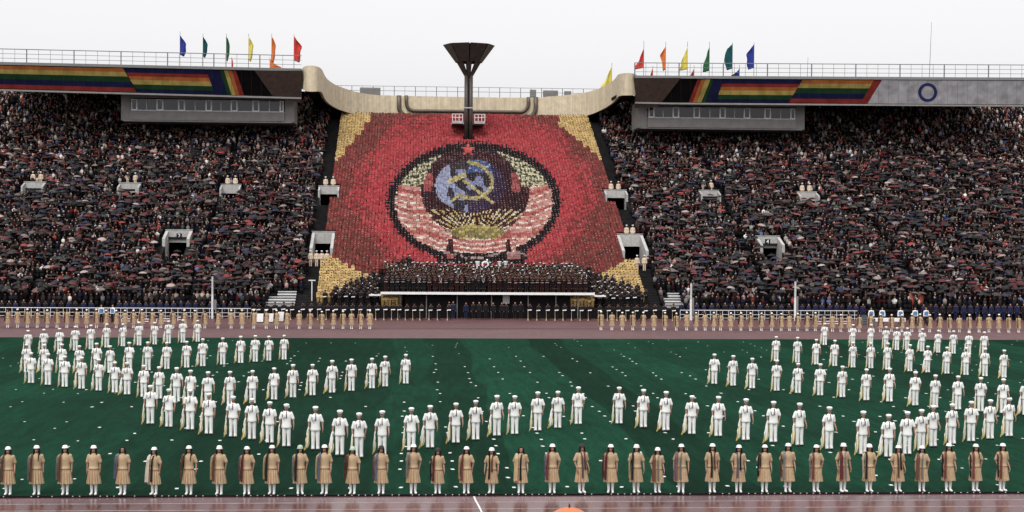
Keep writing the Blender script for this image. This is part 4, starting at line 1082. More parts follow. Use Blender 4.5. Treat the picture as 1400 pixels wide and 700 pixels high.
# ------------------------------------------------------------------ crowd builders: many small figures in one mesh, coloured per figure
def tri_faces(fs):
    out = []
    for f in fs:
        for k in range(1, len(f) - 1): out.append((f[0], f[k], f[k + 1]))
    return out
class Swarm:
    """copies of small templates gathered into one mesh with a colour per vertex"""
    def __init__(s): s.V, s.F, s.C, s.n = [], [], [], 0
    def put(s, tv, tf, tc, pos, rz, sc, cols, tilt=None):
        c, sn = math.cos(rz) * sc, math.sin(rz) * sc
        v = tv
        if tilt is not None: v = v @ tilt.T
        w = np.empty_like(v); w[:, 0] = v[:, 0] * c - v[:, 1] * sn + pos[0]; w[:, 1] = v[:, 0] * sn + v[:, 1] * c + pos[1]; w[:, 2] = v[:, 2] * sc + pos[2]
        s.V.append(w); s.F.append(tf + s.n); s.C.append(cols[tc]); s.n += len(v)
    def build(s, name, m, smooth=False):
        V = np.concatenate(s.V); F = np.concatenate(s.F); C = np.concatenate(s.C)
        me = bpy.data.meshes.new(name); me.vertices.add(len(V)); me.vertices.foreach_set('co', V.astype(np.float32).ravel())
        me.loops.add(F.size); me.loops.foreach_set('vertex_index', F.astype(np.int32).ravel())
        me.polygons.add(len(F)); me.polygons.foreach_set('loop_start', np.arange(0, F.size, 3, dtype=np.int32))
        me.polygons.foreach_set('loop_total', np.full(len(F), 3, dtype=np.int32))
        at = me.color_attributes.new('Col', 'FLOAT_COLOR', 'POINT')
        cc = np.ones((len(V), 4), np.float32); cc[:, :3] = C; at.data.foreach_set('color', cc.ravel())
        me.materials.append(m); me.update(calc_edges=True)
        if smooth: me.polygons.foreach_set('use_smooth', [True] * len(F))
        return link(name, me)
def template(parts):
    vs, fs, tc = [], [], []
    for b, ci in parts:
        o = len(vs); vs += b.v; fs += [tuple(i + o for i in f) for f in tri_faces(b.f)]; tc += [ci] * len(b.v)
    return np.array(vs, float), np.array(fs, int), np.array(tc, int)
def ng(n, cx, cy, z, rx, ry, ph=0): return [(cx + rx * math.cos(2 * math.pi * k / n + ph), cy + ry * math.sin(2 * math.pi * k / n + ph), z) for k in range(n)]
def spect(kind):
    """0 seat/legs  1 coat  2 skin  3 hair or hat"""
    P_ = []
    up = .0 if kind != 'stand' else .42
    b = MB()
    if kind != 'stand': b.box(-.17, .17, -.38, .16, .0, .50)
    else: b.loft([ng(6, 0, 0, z, r, r * .6) for z, r in ((0, .13), (.9, .17))])
    P_.append((b, 0))
    b = MB(); b.loft([ng(7, 0, .0, z + up, rx, ry, .3) for z, rx, ry in ((.45, .19, .15), (.75, .21, .14), (.93, .21, .12), (1.02, .10, .08), (1.06, .05, .05))]); P_.append((b, 1))
    b = MB(); b.ell((0, -.015, 1.165 + up), (.082, .095, .115), 7, 5); P_.append((b, 2))
    b = MB()
    if kind == 'hat': b.loft([ng(7, 0, -.01, z, r, r * 1.1) for z, r in ((1.20, .125), (1.215, .125), (1.22, .09), (1.30, .075))])
    elif kind == 'scarf': b.ell((0, .015, 1.175), (.105, .11, .13), 7, 4)
    else: b.ell((0, .022, 1.195 + up), (.092, .098, .105), 7, 4)
    P_.append((b, 3))
    if kind == 'arms':
        for s in (-1, 1):
            b = MB(); b.tube((s * .21, 0, .90), (s * .20, -.22, .68), .055, .045, 5); P_.append((b, 1))
    return template(P_)
TSP = [spect('seat'), spect('seat'), spect('hat'), spect('scarf'), spect('arms')]
TST = spect('stand')
def umb_template():
    b = MB(); n = 8; ap = (0, 0, .23); vs = [ap]; fs = []
    for r, z in ((.22, .190), (.385, .110), (.475, .0)):
        for k in range(n):
            a = 2 * math.pi * (k + .5) / n; vs.append((r * math.cos(a), r * math.sin(a), z))
    for k in range(n): vs.append((.443 * math.cos(2 * math.pi * (k + 1) / n), .443 * math.sin(2 * math.pi * (k + 1) / n), .028))
    for k in range(n):
        k1 = (k + 1) % n
        fs += [(0, 1 + k, 1 + k1), (1 + k, 1 + n + k, 1 + n + k1, 1 + k1), (1 + n + k, 1 + 2 * n + k, 1 + 3 * n + k, 1 + 2 * n + k1, 1 + n + k1)]
    b.add(vs, fs); s_ = MB(); s_.tube((0, 0, -.62), (0, 0, .36), .014, .010, 4)
    return template([(b, 0), (s_, 1)]), b, s_
TUM, ub_, us_ = umb_template()
def lin(*c): return tuple(c)
COATS = [(.012, .012, .014)] * 9 + [(.02, .02, .03)] * 4 + [(.03, .026, .024)] * 3 + [(.014, .017, .04)] * 3 + [(.05, .014, .016)] * 2 + [(.06, .05, .045)] * 2 + [(.12, .10, .09), (.35, .32, .30), (.13, .03, .025), (.04, .05, .045)]
LIGHTS = [(.55, .52, .5), (.34, .20, .18), (.42, .36, .30), (.30, .06, .05), (.10, .13, .24), (.62, .60, .58)]
HAIRS = [(.012, .009, .008)] * 5 + [(.03, .018, .012)] * 3 + [(.07, .04, .025), (.18, .17, .16)]
UMBC = [(.010, .010, .012)] * 12 + [(.022, .020, .024)] * 4 + [(.085, .014, .017)] * 5 + [(.05, .018, .014)] * 3 + [(.016, .018, .045)] * 3 + [(.09, .06, .055)] * 3 + [(.20, .09, .09)] * 1 + [(.14, .11, .10)] * 2 + [(.30, .24, .22), (.18, .035, .03), (.05, .05, .055), (.028, .036, .03), (.028, .036, .03)]
cr = random.Random(11)
sp, um = Swarm(), Swarm()
umb_near = []
AISLE = [U0 - 29.5, U0 - 45.3, U0 - 60.5, U0 + 29.7, U0 + 46.2, U0 + 61, U0 + 75]
def tiltm(a, b_):
    return np.array(Matrix.Rotation(a, 3, 'X') @ Matrix.Rotation(b_, 3, 'Y'))
BENCH = [(-5.35 - 9.2 - .2, 2.2), (36.6 - 9.0, 2.0)]
ub0 = G(365, 437).x; ub1 = G(406, 437).x
def bare(u, i):                                # empty pale benches left free near the field
    if i <= 4 and ub0 - .2 < u < ub1 + .3: return True
    if i <= 4 and P(905, 415, 156).x < u < P(930, 415, 156).x: return True
    return False
for i in range(NROW):
    v0 = row_v(i); z = stand_z(v0)
    u = UL + cr.random() * .4
    zone = i / NROW
    while u < UR:
        u += .50 + cr.random() * .06
        if abs(u - U0) < 18.35 or cr.random() < .05: continue
        if in_portal(u, v0, .45) or bare(u, i): continue
        if any(abs(u - a) < .42 for a in AISLE) and cr.random() < .75: continue
        y = stand_v(v0, u)
        px, py = proj((u, y, z + 1))
        if not -12 < px < 1412: continue
        near_aisle = abs(u - U0) > 18.9
        umbp = .36 if zone < .58 else (.36 - (zone - .58) / .22 * .33 if zone < .80 else .02)
        has = cr.random() < umbp
        light = cr.random() < (.085 if zone < .6 else .21)
        coat = cr.choice(LIGHTS) if light else cr.choice(COATS)
        f = cr.uniform(.8, 1.4) if light else cr.uniform(.35, 1.1); coat = tuple(min(.8, c * f) for c in coat)
        sk = cr.uniform(.7, 1.15)
        hr = cr.choice(HAIRS) if cr.random() > .10 else cr.choice(LIGHTS)
        cols = np.array([(.010, .010, .012), coat, (.32 * sk, .19 * sk, .145 * sk), hr])
        if zone > .66 and cr.random() < .3: t = TST
        else: t = TSP[cr.randrange(5)]
        pos = (u + cr.gauss(0, .03), y + cr.gauss(0, .04), z)
        sp.put(*t, pos, cr.gauss(0, .25), cr.uniform(.92, 1.06), cols)
        if has:
            c = cr.choice(UMBC); f = cr.uniform(.45, 1.25); c = tuple(x * f for x in c)
            upos = (pos[0] + cr.gauss(0, .08), pos[1] - .15 + cr.gauss(0, .08), z + 1.52 + cr.gauss(0, .09))
            if i < 9 and len(umb_near) < 300 and 90 < px < 1310: umb_near.append((upos, c, cr.gauss(-.02, .07), cr.gauss(0, .12), cr.random() * 6, cr.uniform(.9, 1.1)))
            else: um.put(TUM[0], TUM[1], TUM[2], upos, cr.random() * 6, cr.uniform(.88, 1.12), np.array([c, (.03, .03, .03)]), tiltm(cr.gauss(-.02, .08), cr.gauss(0, .14)))
tag(sp.build('seated_crowd', M['crowd']), 'dense mass of dark-coated spectators filling the stand', 'crowd', kind='stuff')
tag(um.build('crowd_umbrellas', M['crowd_wet']), 'hundreds of mostly dark umbrellas over the upper stand', 'umbrellas', kind='stuff')
ub_m = ub_.mesh('umbrella_canopy', M['obj_wet']); us_m = us_.mesh('umbrella_shaft', M['black_shoe'])
def colour_word(c):
    r, g, b_ = c; mx = max(c)
    if mx < .035: return 'navy' if b_ > 1.6 * r else 'black'
    if r > 1.9 * g: return 'dark red' if r < .12 else 'red'
    if mx < .06: return 'navy' if b_ > 1.5 * r else 'charcoal'
    return 'brownish grey' if mx < .2 else 'pale'
for (p, c, a, b_, rz, sc_) in umb_near:
    o = link('umbrella', ub_m, None, p, 0, sc_); o.rotation_euler = (a, b_, rz); o.color = (*c, 1)
    sidew = 'bleachers' if p[0] < U0 else 'white panel'
    tag(o, 'open %s umbrella among the lowest rows of spectators, %s side of the stand' % (colour_word(c), sidew), 'umbrella', '%s umbrellas in the lowest rows' % colour_word(c))
    link('shaft', us_m, o)

# ------------------------------------------------------------------ the living picture: rows of people holding coloured cards
C_RED, C_DRED, C_BRN, C_YEL, C_BLK = (.37, .050, .058), (.215, .042, .040), (.15, .044, .037), (.58, .41, .17), (.012, .010, .013)
C_CREAM, C_WH, C_PINK, C_ROSE, C_MAR, C_LB, C_BLUE, C_PUR, C_SUN, C_OLIVE, C_GRN = (.60, .55, .38), (.74, .64, .55), (.52, .24, .21), (.36, .10, .09), (.045, .012, .016), (.29, .32, .45), (.055, .09, .21), (.035, .022, .055), (.42, .34, .12), (.20, .17, .07), (.05, .06, .03)
def seg(px, py, x0, y0, x1, y1):
    dx, dy = x1 - x0, y1 - y0; t = max(0, min(1, ((px - x0) * dx + (py - y0) * dy) / (dx * dx + dy * dy))); return math.hypot(px - x0 - t * dx, py - y0 - t * dy)
STAR = []
for k in range(10):
    r = 11.5 if k % 2 == 0 else 4.6; a = -math.pi / 2 + math.pi * k / 5; STAR.append((640 + r * math.cos(a), 204 + r * .92 * math.sin(a)))
def inpoly(x, y, pg):
    c = False; j = len(pg) - 1
    for i in range(len(pg)):
        (xi, yi), (xj, yj) = pg[i], pg[j]
        if (yi > y) != (yj > y) and x < (xj - xi) * (y - yi) / (yj - yi) + xi: c = not c
        j = i
    return c
SICK = [(641, 222), (652, 224), (662, 229), (669, 237), (673, 246), (672, 256), (666, 264), (657, 269), (646, 271), (636, 270), (628, 267)]
def design(x, y, g):
    """which colour the card at this place of the picture shows; g: per-card random numbers"""
    jag = .018 * math.sin(x * 1.15) + .014 * math.sin(y * 1.35 + 1)
    e = math.hypot((x - 648) / 118.5, (y - 277) / 82.5) + jag
    base = 597 < x < 719 and 343 < y < 360
    if e < 1.0 or base:
        if inpoly(x, y, STAR): return (.50, .10, .09)
        ei = math.hypot((x - 648) / 108.0, (y - 277) / 72.5) + jag * .6
        gl = math.hypot((x - 643) / 48.0, (y - 253.5) / 36.0)
        if gl < 1.0:
            ds = min(seg(x, y, *SICK[k], *SICK[k + 1]) for k in range(len(SICK) - 1))
            if ds < 2.3 or seg(x, y, 634, 247, 674, 277) < 2.1 or seg(x, y, 615, 248, 635, 239) < 3.4 or seg(x, y, 628, 268, 617, 274) < 1.8: return (.38, .32, .12) if g[0] < .75 else (.50, .46, .30)
            # light sea, dark land
            land = math.sin(x * .16 + 1.3) * math.sin(y * .21 - .6) + .6 * math.sin(x * .31 - y * .17)
            if x > 676 - abs(y - 245) * .3: return C_PUR
            if y > 262 and x > 640: return (.04, .03, .07) if g[0] < .85 else C_PUR
            if x < 615: return C_LB if not (612 < x < 634 and 255 < y < 268) else (.035, .03, .04)
            if 640 < x and y < 235: return C_BLUE if g[0] < .8 else C_LB
            if y > 255 and x < 640: return (.03, .03, .045) if land > -.1 else (.25, .29, .44)
            if y < 232: return (.045, .035, .04)
            return (.028, .026, .036) if land > -.25 else (.22, .25, .40)
        if y > 326 and 606 < x < 706 and y < 346 - abs(x - 655) * .04 :          # lower ribbon
            if abs(abs(x - 655) - 40) < 2.4 + (y - 326) * .1: return C_MAR
            s = math.sin((y - 326 + .004 * (x - 655) ** 2) * 1.0) + .6 * (g[0] - .5); return C_WH if s > .6 else (C_PINK if s > -.6 else C_ROSE)
        if math.hypot((x - 653) / 37.0, (y - 318) / 10.5) < 1: return C_SUN if (y < 313 or g[0] < .35) else C_OLIVE
        if base and y > 343:
            if abs(y - 349 - 4 * math.sin(x * .07)) < 1.8 and g[0] < .65: return (.34, .26, .25)
            if 604 < x < 622 and 340 < y < 354 and g[0] < .6: return C_ROSE
            if 690 < x < 712 and 342 < y < 354 and g[0] < .55: return (.36, .16, .15)
            return C_BLK
        if ei > 1: return C_BLK
        dk = math.hypot((x - 645) / 69.0, (y - 264) / 66.0)
        if y < 256 - abs(abs(x - 648) - 70) * .12 and dk > .98:                 # ears of wheat
            side = 1 if x > 648 else -1
            a, c = (x - 648) * side, y - 205
            t = math.sin((a * .70 + c * .75) * .62 + 1.5 * math.sin((a * .75 - c * .70) * .35)) * math.sin((a * .72 - c * .68) * 1.05 + 2.0 * g[1])
            return C_CREAM if t > .12 else ((.25, .26, .16) if t > -.25 else (.035, .035, .025))
        fan = math.hypot((x - 650) / 74.0, (y - 262) / 62.0)
        if y > 246 and fan > 1.0 and abs(x - 648) > 30:                          # ribbons bound round the sheaves
            side = 1 if x > 648 else -1
            d = y + (abs(x - 648) - 80) * .22 + 2.2 * math.sin(x * .11)
            s = math.sin(d * .80); s2 = math.sin(d * .23 + 1)
            if s2 < -.88: return C_ROSE
            if s > .45: return C_WH if g[0] < .50 else (.50, .28, .23)
            return C_PINK if g[0] < .62 else (C_ROSE if g[0] < .85 else (.50, .30, .25))
        if y > 283 or dk < 1.05:
            ang = math.atan2(330 - y, x - 653)
            if y > 286 and gl > 1.06 and .38 < ang < math.pi - .38:
                if math.sin(ang * 60) > .25: return (C_CREAM if g[0] < .62 else C_SUN) if g[1] < .86 else C_MAR
                return C_MAR
            if y > 236 and 54 < abs(x - 645) < 66 and y < 262: return C_ROSE if g[0] < .6 else (.22, .05, .06)
            if y < 226 and g[0] < .3: return (.07, .035, .04)
            return (.030, .014, .020) if g[0] < .8 else C_MAR
        return C_MAR
    # yellow corners
    if (y < 166 + max(0, (504 - x)) * 1.25 + 3 * math.sin(x * .5)) and x < 506: return C_YEL
    if (y < 170 + max(0, (x - 764)) * .82 + 2 * math.sin(x * .6)) and x > 764: return C_YEL
    if y > 349 + max(0, x - 452) * .52 + (3 if int(x / 5) % 2 else 0) and x < 545: return C_YEL
    if y > 349 + max(0, 866 - x) * .60 and x > 770: return C_YEL
    if y > 398: return (.26, .14, .045)  # card yellow dimmed, the stage's shadow put into the colour
    q = math.hypot((x - 646) / 168.0, (y - 266) / 122.0)
    q += .025 * math.sin(x * .09) + .02 * math.sin(y * .13 + x * .04)
    if q < .93 - .05 * g[1]: return C_RED
    if q < .99: return C_RED if g[1] < .45 else C_DRED
    return C_BRN if g[1] < .55 else C_DRED
def holder(up):
    """0-3 quarters of the card face, 4 its back, 5 clothes, 6 face, 7 hair"""
    parts = []
    w, z0, z1, y0, y1 = .172, .66, .925, -.24, -.215
    for i in (0, 1):
        for j in (0, 1):
            q = MB(); xa, xb = -w + w * i, w * i
            f = lambda t: (y0 + (y1 - y0) * t, z0 + (z1 - z0) * t)
            (ya, za), (yb, zb) = f(j * .5), f(j * .5 + .5)
            q.add([(xa, ya, za), (xb, ya, za), (xb, yb, zb), (xa, yb, zb)], [(0, 1, 2, 3)]); parts.append((q, i + 2 * j))
    q = MB(); q.hexa([(-w, y0 + .002, z0), (w, y0 + .002, z0), (w, y0 + .018, z0), (-w, y0 + .018, z0), (-w, y1 + .002, z1), (w, y1 + .002, z1), (w, y1 + .018, z1), (-w, y1 + .018, z1)]); parts.append((q, 4))
    b_ = MB(); c = MB(); h = MB()
    b_.loft([ng(6, 0, .0, z, rx, ry) for z, rx, ry in ((.0, .16, .14), (.55, .17, .14), (.74, .165, .10), (.84, .07, .06))])
    c.ell((0, -.05, .905 + up), (.070, .08, .095), 6, 4); h.ell((0, -.02, .925 + up), (.078, .082, .090), 6, 3)
    return template(parts + [(b_, 5), (c, 6), (h, 7)])
TH_ = holder(0.0); TH_Y = holder(.06)
mo = Swarm(); flank = []
mr_ = random.Random(3)
PITCH_U = .362
STAGE_U0, STAGE_U1 = P(522, 402, 153).x, P(812, 402, 153).x
for i in range(NROW):
    v0 = row_v(i)
    if v0 > 208.6: break
    z = stand_z(v0); off = (i % 2) * .2
    k = -47
    while k < 48:
        k += 1
        u = U0 + k * PITCH_U + off * 0
        if abs(u - U0) > 16.75: continue
        if in_portal(u, v0, .15): continue
        y = stand_v(v0, u)
        px, py = proj((u, y - .2, z + .80))
        if abs(u - TU) < .75 and abs(y - TV) < .8: continue
        under = STAGE_U0 - .3 < u < STAGE_U1 + .3 and y < 161.5
        if under and not (i < 3 and (u < STAGE_U0 + 2.2 or u > STAGE_U1 - 2.2)): continue
        # black-clad musicians flank the stage on the steps
        lim = 409 - (px - 437) * .44 if px < 560 else 374 + (px - 812) * .40 if px > 780 else 999
        if not under and lim < 999 and py > lim + 2 and py < lim + 34:
            if (k + i) % 2 == 0 or True:
                flank.append((u + .18 * (i % 2), y, z)); k += 1
            continue
        if i < 1 and not under: continue
        g = (mr_.random(), mr_.random())
        f = mr_.uniform(.72, 1.22)
        c = design(px, py, g)
        yel = c is C_YEL
        if math.hypot((px - 648) / 124.0, (py - 277) / 88.0) < 1.0:
            q4 = [design(px + dx, py - dy, g) for dy in (-.75, .75) for dx in (-.9, .9)]
        else: q4 = [c] * 4
        q4 = [tuple(min(.85, q * f) for q in cc) for cc in q4]; c = q4[0]
        sk = mr_.random()
        wear = tuple(q * .75 for q in c)
        hd = (.34, .21, .16) if sk < .3 else (.10, .05, .04)
        hr = (.012, .01, .01)
        if sk > .93: hr = (.66, .6, .55)
        elif sk > .45 and not yel: hr = tuple(q * .7 for q in c)
        mo.put(*(TH_Y if yel else TH_), (u + mr_.gauss(0, .012), y, z + mr_.gauss(0, .03)), mr_.gauss(0, .12), 1.0, np.array(q4 + [c, wear, hd, hr]))
tag(mo.build('card_display', M['card']), 'huge red picture of a wreathed emblem made by people holding cards', 'card display', kind='stuff')

# ------------------------------------------------------------------ people in dark uniforms: band, flank players, guards, officials
un_mats = {k: mat('uniform_' + k, v, .8, .12, 9, .2, spec=.1) for k, v in dict(black=(.014, .013, .015), maroon=(.030, .013, .013), navy=(.016, .020, .050), cream=(.62, .50, .38)).items()}
pl_body = body_mesh('player_body', False, 'play', .04); st_body = body_mesh('guard_body', False, 'staff', .05); dn_body = body_mesh('official_body', False, 'down', .03)
un = {}
for c in ('black', 'maroon', 'navy', 'cream'):
    un[c, 'play'] = tunic_mesh('tunic_' + c, un_mats[c], .82, 1.0, 'play', ratio=.05)
    un[c, 'staff'] = tunic_mesh('tunic_staff_' + c, un_mats[c], .82, 1.0, 'staff', ratio=.05)
    un[c, 'down'] = tunic_mesh('tunic_down_' + c, un_mats[c], .82, 1.0, 'long', ratio=.05)
    un[c, 'legs'] = trouser_mesh('trousers_' + c, un_mats[c], .05)
wh_cap = peaked_cap('white_peaked_cap', [M['white_cloth'], M['black_shoe'], M['black_shoe']])
bk_cap = peaked_cap('dark_peaked_cap', [un_mats['maroon'], un_mats['black'], M['black_shoe']])
b = MB()
for s_, wr in ((-1, Vector((-.18, -.17, 1.0))), (1, Vector((.05, -.18, 1.02)))): b.ell(wr + Vector((0, -.04, .0)), (.055, .065, .055), 10, 7)
b.tube((-.20, -.19, 1.01), (.16, -.16, 1.04), .045, .05, 8)
gd_glove = b.mesh('white_gloves', M['white_cloth'])
b = MB(); b.loft([ell_ring(0, .008, z, .186, .134, 20) for z in (.975, 1.02)]); wbelt = b.mesh('white_belt', M['white_cloth'])
b = MB(); b.path([(-.19, -.19, 1.10), (-.185, -.19, .70), (-.18, -.19, .30), (-.18, -.19, .12), (-.18, -.19, .02)], [.014, .018, .022, .04, .075], 8); herald = b.mesh('herald_trumpet', mat('pale_brass', (.50, .40, .24), .45, .1))
def brass_meshes():
    out = {}
    b = MB(); b.path([(0, -.12, 1.56), (0, -.30, 1.55), (0, -.42, 1.55), (0, -.52, 1.55), (0, -.58, 1.55)], [.010, .012, .016, .03, .065], 8)
    b.path([(0, -.18, 1.55), (0, -.18, 1.47), (0, -.36, 1.46), (0, -.38, 1.54)], .012, 6); out['trumpet'] = b.mesh('trumpet', M['brass'])
    b = MB(); b.path([(0, -.12, 1.54), (.05, -.2, 1.45), (.08, -.22, 1.20), (0, -.24, 1.02), (-.10, -.24, 1.15), (-.14, -.24, 1.40), (-.16, -.26, 1.60), (-.18, -.27, 1.72)], [.01, .015, .03, .045, .05, .06, .09, .16], 9); out['horn'] = b.mesh('horn', M['silver'])
    b = MB(); b.path([(0, -.12, 1.53), (0, -.20, 1.42), (0, -.34, 1.12), (0, -.38, 1.02)], [.01, .014, .017, .032], 7); out['clarinet'] = b.mesh('clarinet', M['black_shoe'])
    b = MB()
    ringp = [(.30 * math.cos(2 * math.pi * k / 18), -.20, 1.45 + .30 * math.sin(2 * math.pi * k / 18)) for k in range(19)]
    b.path(ringp, .095, 9); b.path([(.25, -.18, 1.62), (.22, -.2, 1.85), (.20, -.24, 1.92), (.18, -.28, 1.96)], [.06, .06, .07, .10], 10); out['sousaphone'] = b.mesh('sousaphone', M['instrument_white'])
    b = MB(); n = 18
    b.loft([[(.16 * math.cos(2 * math.pi * k / n), -.30 + .16 * math.sin(2 * math.pi * k / n), z) for k in range(n)] for z in (.82, 1.02)]); out['drum'] = b.mesh('snare_drum', M['instrument_white'])
    return out
INST = brass_meshes()
def uniformed(p, col, pose, cap, label, group, extras=(), sc=1.0, rz=0.0):
    body = dict(play=pl_body, staff=st_body, down=dn_body)[pose]
    o = link('person', body, None, p, rz, sc); tag(o, label, 'person', group)
    link('tunic', un[col, pose], o); link('trousers', un[col, 'legs'], o)
    if cap: link('cap', cap, o)
    else: link('hair', man_hair, o)
    for nm, me in extras: link(nm, me, o)
    return o
def held(name, me, p, rz, sc, label, cat, group):
    o = link(name, me, None, p, rz, sc); tag(o, label, cat, group)
class Joiner:
    """many placed copies of finished meshes gathered into one mesh"""
    def __init__(s): s.it = []
    def put(s, me, p, rz, sc): s.it.append((me, p, rz, sc))
    def build(s, name):
        cache, mats, V, F, MI, n = {}, [], [], [], [], 0
        for me, p, rz, sc in s.it:
            if me.name not in cache:
                co = np.empty(len(me.vertices) * 3, np.float32); me.vertices.foreach_get('co', co); co = co.reshape(-1, 3)
                me.calc_loop_triangles(); lt = np.empty(len(me.loop_triangles) * 3, np.int32); me.loop_triangles.foreach_get('vertices', lt)
                mi = np.empty(len(me.loop_triangles), np.int32); me.loop_triangles.foreach_get('material_index', mi)
                ids = []
                for m_ in me.materials:
                    if m_ not in mats: mats.append(m_)
                    ids.append(mats.index(m_))
                cache[me.name] = (co, lt.reshape(-1, 3), np.array(ids)[mi])
            co, lt, mi = cache[me.name]; c, sn = math.cos(rz) * sc, math.sin(rz) * sc
            V.append(np.stack([co[:, 0] * c - co[:, 1] * sn + p[0], co[:, 0] * sn + co[:, 1] * c + p[1], co[:, 2] * sc + p[2]], 1)); F.append(lt + n); MI.append(mi); n += len(co)
        V, F, MI = np.concatenate(V), np.concatenate(F), np.concatenate(MI)
        me = bpy.data.meshes.new(name); me.vertices.add(len(V)); me.vertices.foreach_set('co', V.astype(np.float32).ravel())
        me.loops.add(F.size); me.loops.foreach_set('vertex_index', F.astype(np.int32).ravel()); me.polygons.add(len(F))
        me.polygons.foreach_set('loop_start', np.arange(0, F.size, 3, dtype=np.int32)); me.polygons.foreach_set('loop_total', np.full(len(F), 3, np.int32))
        for m_ in mats: me.materials.append(m_)
        me.polygons.foreach_set('material_index', MI.astype(np.int32)); me.update(calc_edges=True)
        return link(name, me)
def joined(J, p, col, pose, cap, extras=(), sc=1.0, rz=0.0):
    for me in [dict(play=pl_body, staff=st_body, down=dn_body)[pose], un[col, pose], un[col, 'legs'], cap or man_hair] + [m_ for _, m_ in extras]: J.put(me, p, rz, sc)
JB, JF, JO = Joiner(), Joiner(), Joiner()
# stage
ST_V0, ST_V1 = 153.2, 160.6
ST_Z = P(660, 399.3, ST_V0).z
stage = empty('band_stage', ((STAGE_U0 + STAGE_U1) / 2, ST_V0, 0)); tag(stage, 'wide dark stage with white front edge carrying the military band', 'stage')
hwS = (STAGE_U1 - STAGE_U0) / 2
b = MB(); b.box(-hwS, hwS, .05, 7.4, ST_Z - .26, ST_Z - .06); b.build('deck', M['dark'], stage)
b = MB(); b.box(-hwS - .1, hwS + .1, -.12, .045, ST_Z - .26, ST_Z - .02); b.build('white_fascia', M['white_paint'], stage)
for s in (-1, 1):
    b = MB(); x0, x1 = sorted((s * (hwS + .11), s * (hwS + 1.3))); b.box(x0, x1, .3, 1.9, ST_Z - .45, ST_Z - .32); b.build('side_landing', M['white_paint'], stage)
for x in (547, 583, 625, 672, 722, 760, 790):
    u = P(x, 420, ST_V0 + .5).x - stage.location.x; b = MB(); b.tube((u, .5, 0), (u, .5, ST_Z - .25), .055, n=8); b.build('post', M['rail_grey'], stage)
for k in range(1, 5):
    b = MB(); b.box(-hwS + .1, hwS - .1, .4 + k * 1.15, 7.4 if k == 4 else .4 + (k + 1) * 1.15, ST_Z - .058, ST_Z - .06 + .30 * k); b.build('riser', M['dark'], stage)
b = MB(); b.box(-hwS + 2.3, hwS - 2.3, .72, .76, 0, ST_Z - .27); b.build('shade_backing', M['dark'], stage)  # added black sheet, stands in for the shade under the stage
# paler sheet hanging under the stage
q0, q1 = P(687.5, 404, ST_V0 + .4), P(696.5, 415, ST_V0 + .4)
b = MB(); b.box(q0.x - stage.location.x, q1.x - stage.location.x, 0.4, .43, q1.z, ST_Z - .27); b.build('hanging_sheet', M['press_grey'], stage)
br = random.Random(5)
for k in range(5):
    y = ST_V0 + .75 + k * 1.15 if k == 0 else ST_V0 + .4 + k * 1.15 + .45
    z = ST_Z - .06 + (.30 * k)
    n = 44 if k else 38
    for j in range(n):
        u = STAGE_U0 + .35 + (STAGE_U1 - STAGE_U0 - .7) * (j + (.5 if k % 2 else .2)) / n
        p = (u + br.gauss(0, .04), y + br.gauss(0, .05), z)
        inst = 'clarinet' if k == 0 and br.random() < .5 else br.choice(('clarinet', 'trumpet', 'horn', 'clarinet'))
        if k >= 3 and br.random() < .35: inst = 'horn'
        px_ = proj(p)[0]
        col = 'maroon' if 1 <= k <= 3 and 540 < px_ < 795 and br.random() < .75 else 'black' if k else br.choice(('black', 'maroon'))
        sc_ = br.uniform(.96, 1.04); rz = br.gauss(0, .1)
        nm = ('front', 'second', 'third', 'fourth', 'back')[k]
        joined(JB, p, col, 'play', wh_cap if (k == 4 and br.random() < .4) else bk_cap, ((('white_belt', wbelt),) if k == 0 and br.random() < .6 else ()), sc_, rz)
        JB.put(INST.get(inst) or INST['horn'], p, rz, sc_)
tag(JB.build('military_band'), 'massed military band in dark and maroon uniforms on the stage', 'band', kind='stuff')
sp_ = P(663.5, 361.8, ST_V0 + 4.7)
held('sousaphone', INST['sousaphone'], (sp_.x, sp_.y + .2, sp_.z - 1.45), 0, 1.0, 'big white ring-shaped sousaphone in the back row of the band', 'instrument', None)
# white tall drums or bells at the back of the band
for (x0, x1, y0, y1) in ((651, 655, 359, 369), (681, 684.5, 358.5, 365), (689.5, 693.5, 358.5, 367)):
    p, q = P(x0, y0, ST_V0 + 5.0), P(x1, y1, ST_V0 + 5.0)
    b = MB(); r = (q.x - p.x) / 2; h = p.z - q.z; n = 14
    b.loft([ng(n, 0, 0, z, rr, rr) for z, rr in ((-.9, r * .35), (0, r * .5), (h * .5, r * .75), (h * .85, r * 1.0), (h, r * 1.25), (h + .02, r * 1.2))])
    o = b.build('tall_horn', M['instrument_white'], None, True); o.scale = (1.35, 1.35, 1.15); o.location = ((p.x + q.x) / 2, ST_V0 + 5.0, q.z); tag(o, 'white upright horn bell rising above the back of the band', 'instrument', 'white horns at the back of the band')
for (u, y, z) in flank:
    sc_ = br.uniform(.95, 1.03); rz = br.gauss(0, .15); p = (u, y, z); sidew = 'portal with four ushers' if u < U0 else 'portal with two ushers'
    joined(JF, p, 'black', 'staff', wh_cap if br.random() < .3 else bk_cap, (('white_gloves', gd_glove),) if br.random() < .55 else (), sc_, rz)
tag(JF.build('flank_musicians'), 'slanting masses of black uniformed musicians on the steps beside the stage', 'musicians', kind='stuff')
gx = [345, 352, 363, 374, 386, 398] + [401 + 11.3 * k for k in range(1, 11)] + [525.5, 536, 544.5, 554.5, 564.5, 574.5, 587, 598, 612] + [722.5, 734.5, 747, 759, 770, 781, 793, 804] + [818 + 12.6 * k for k in range(0, 9)]
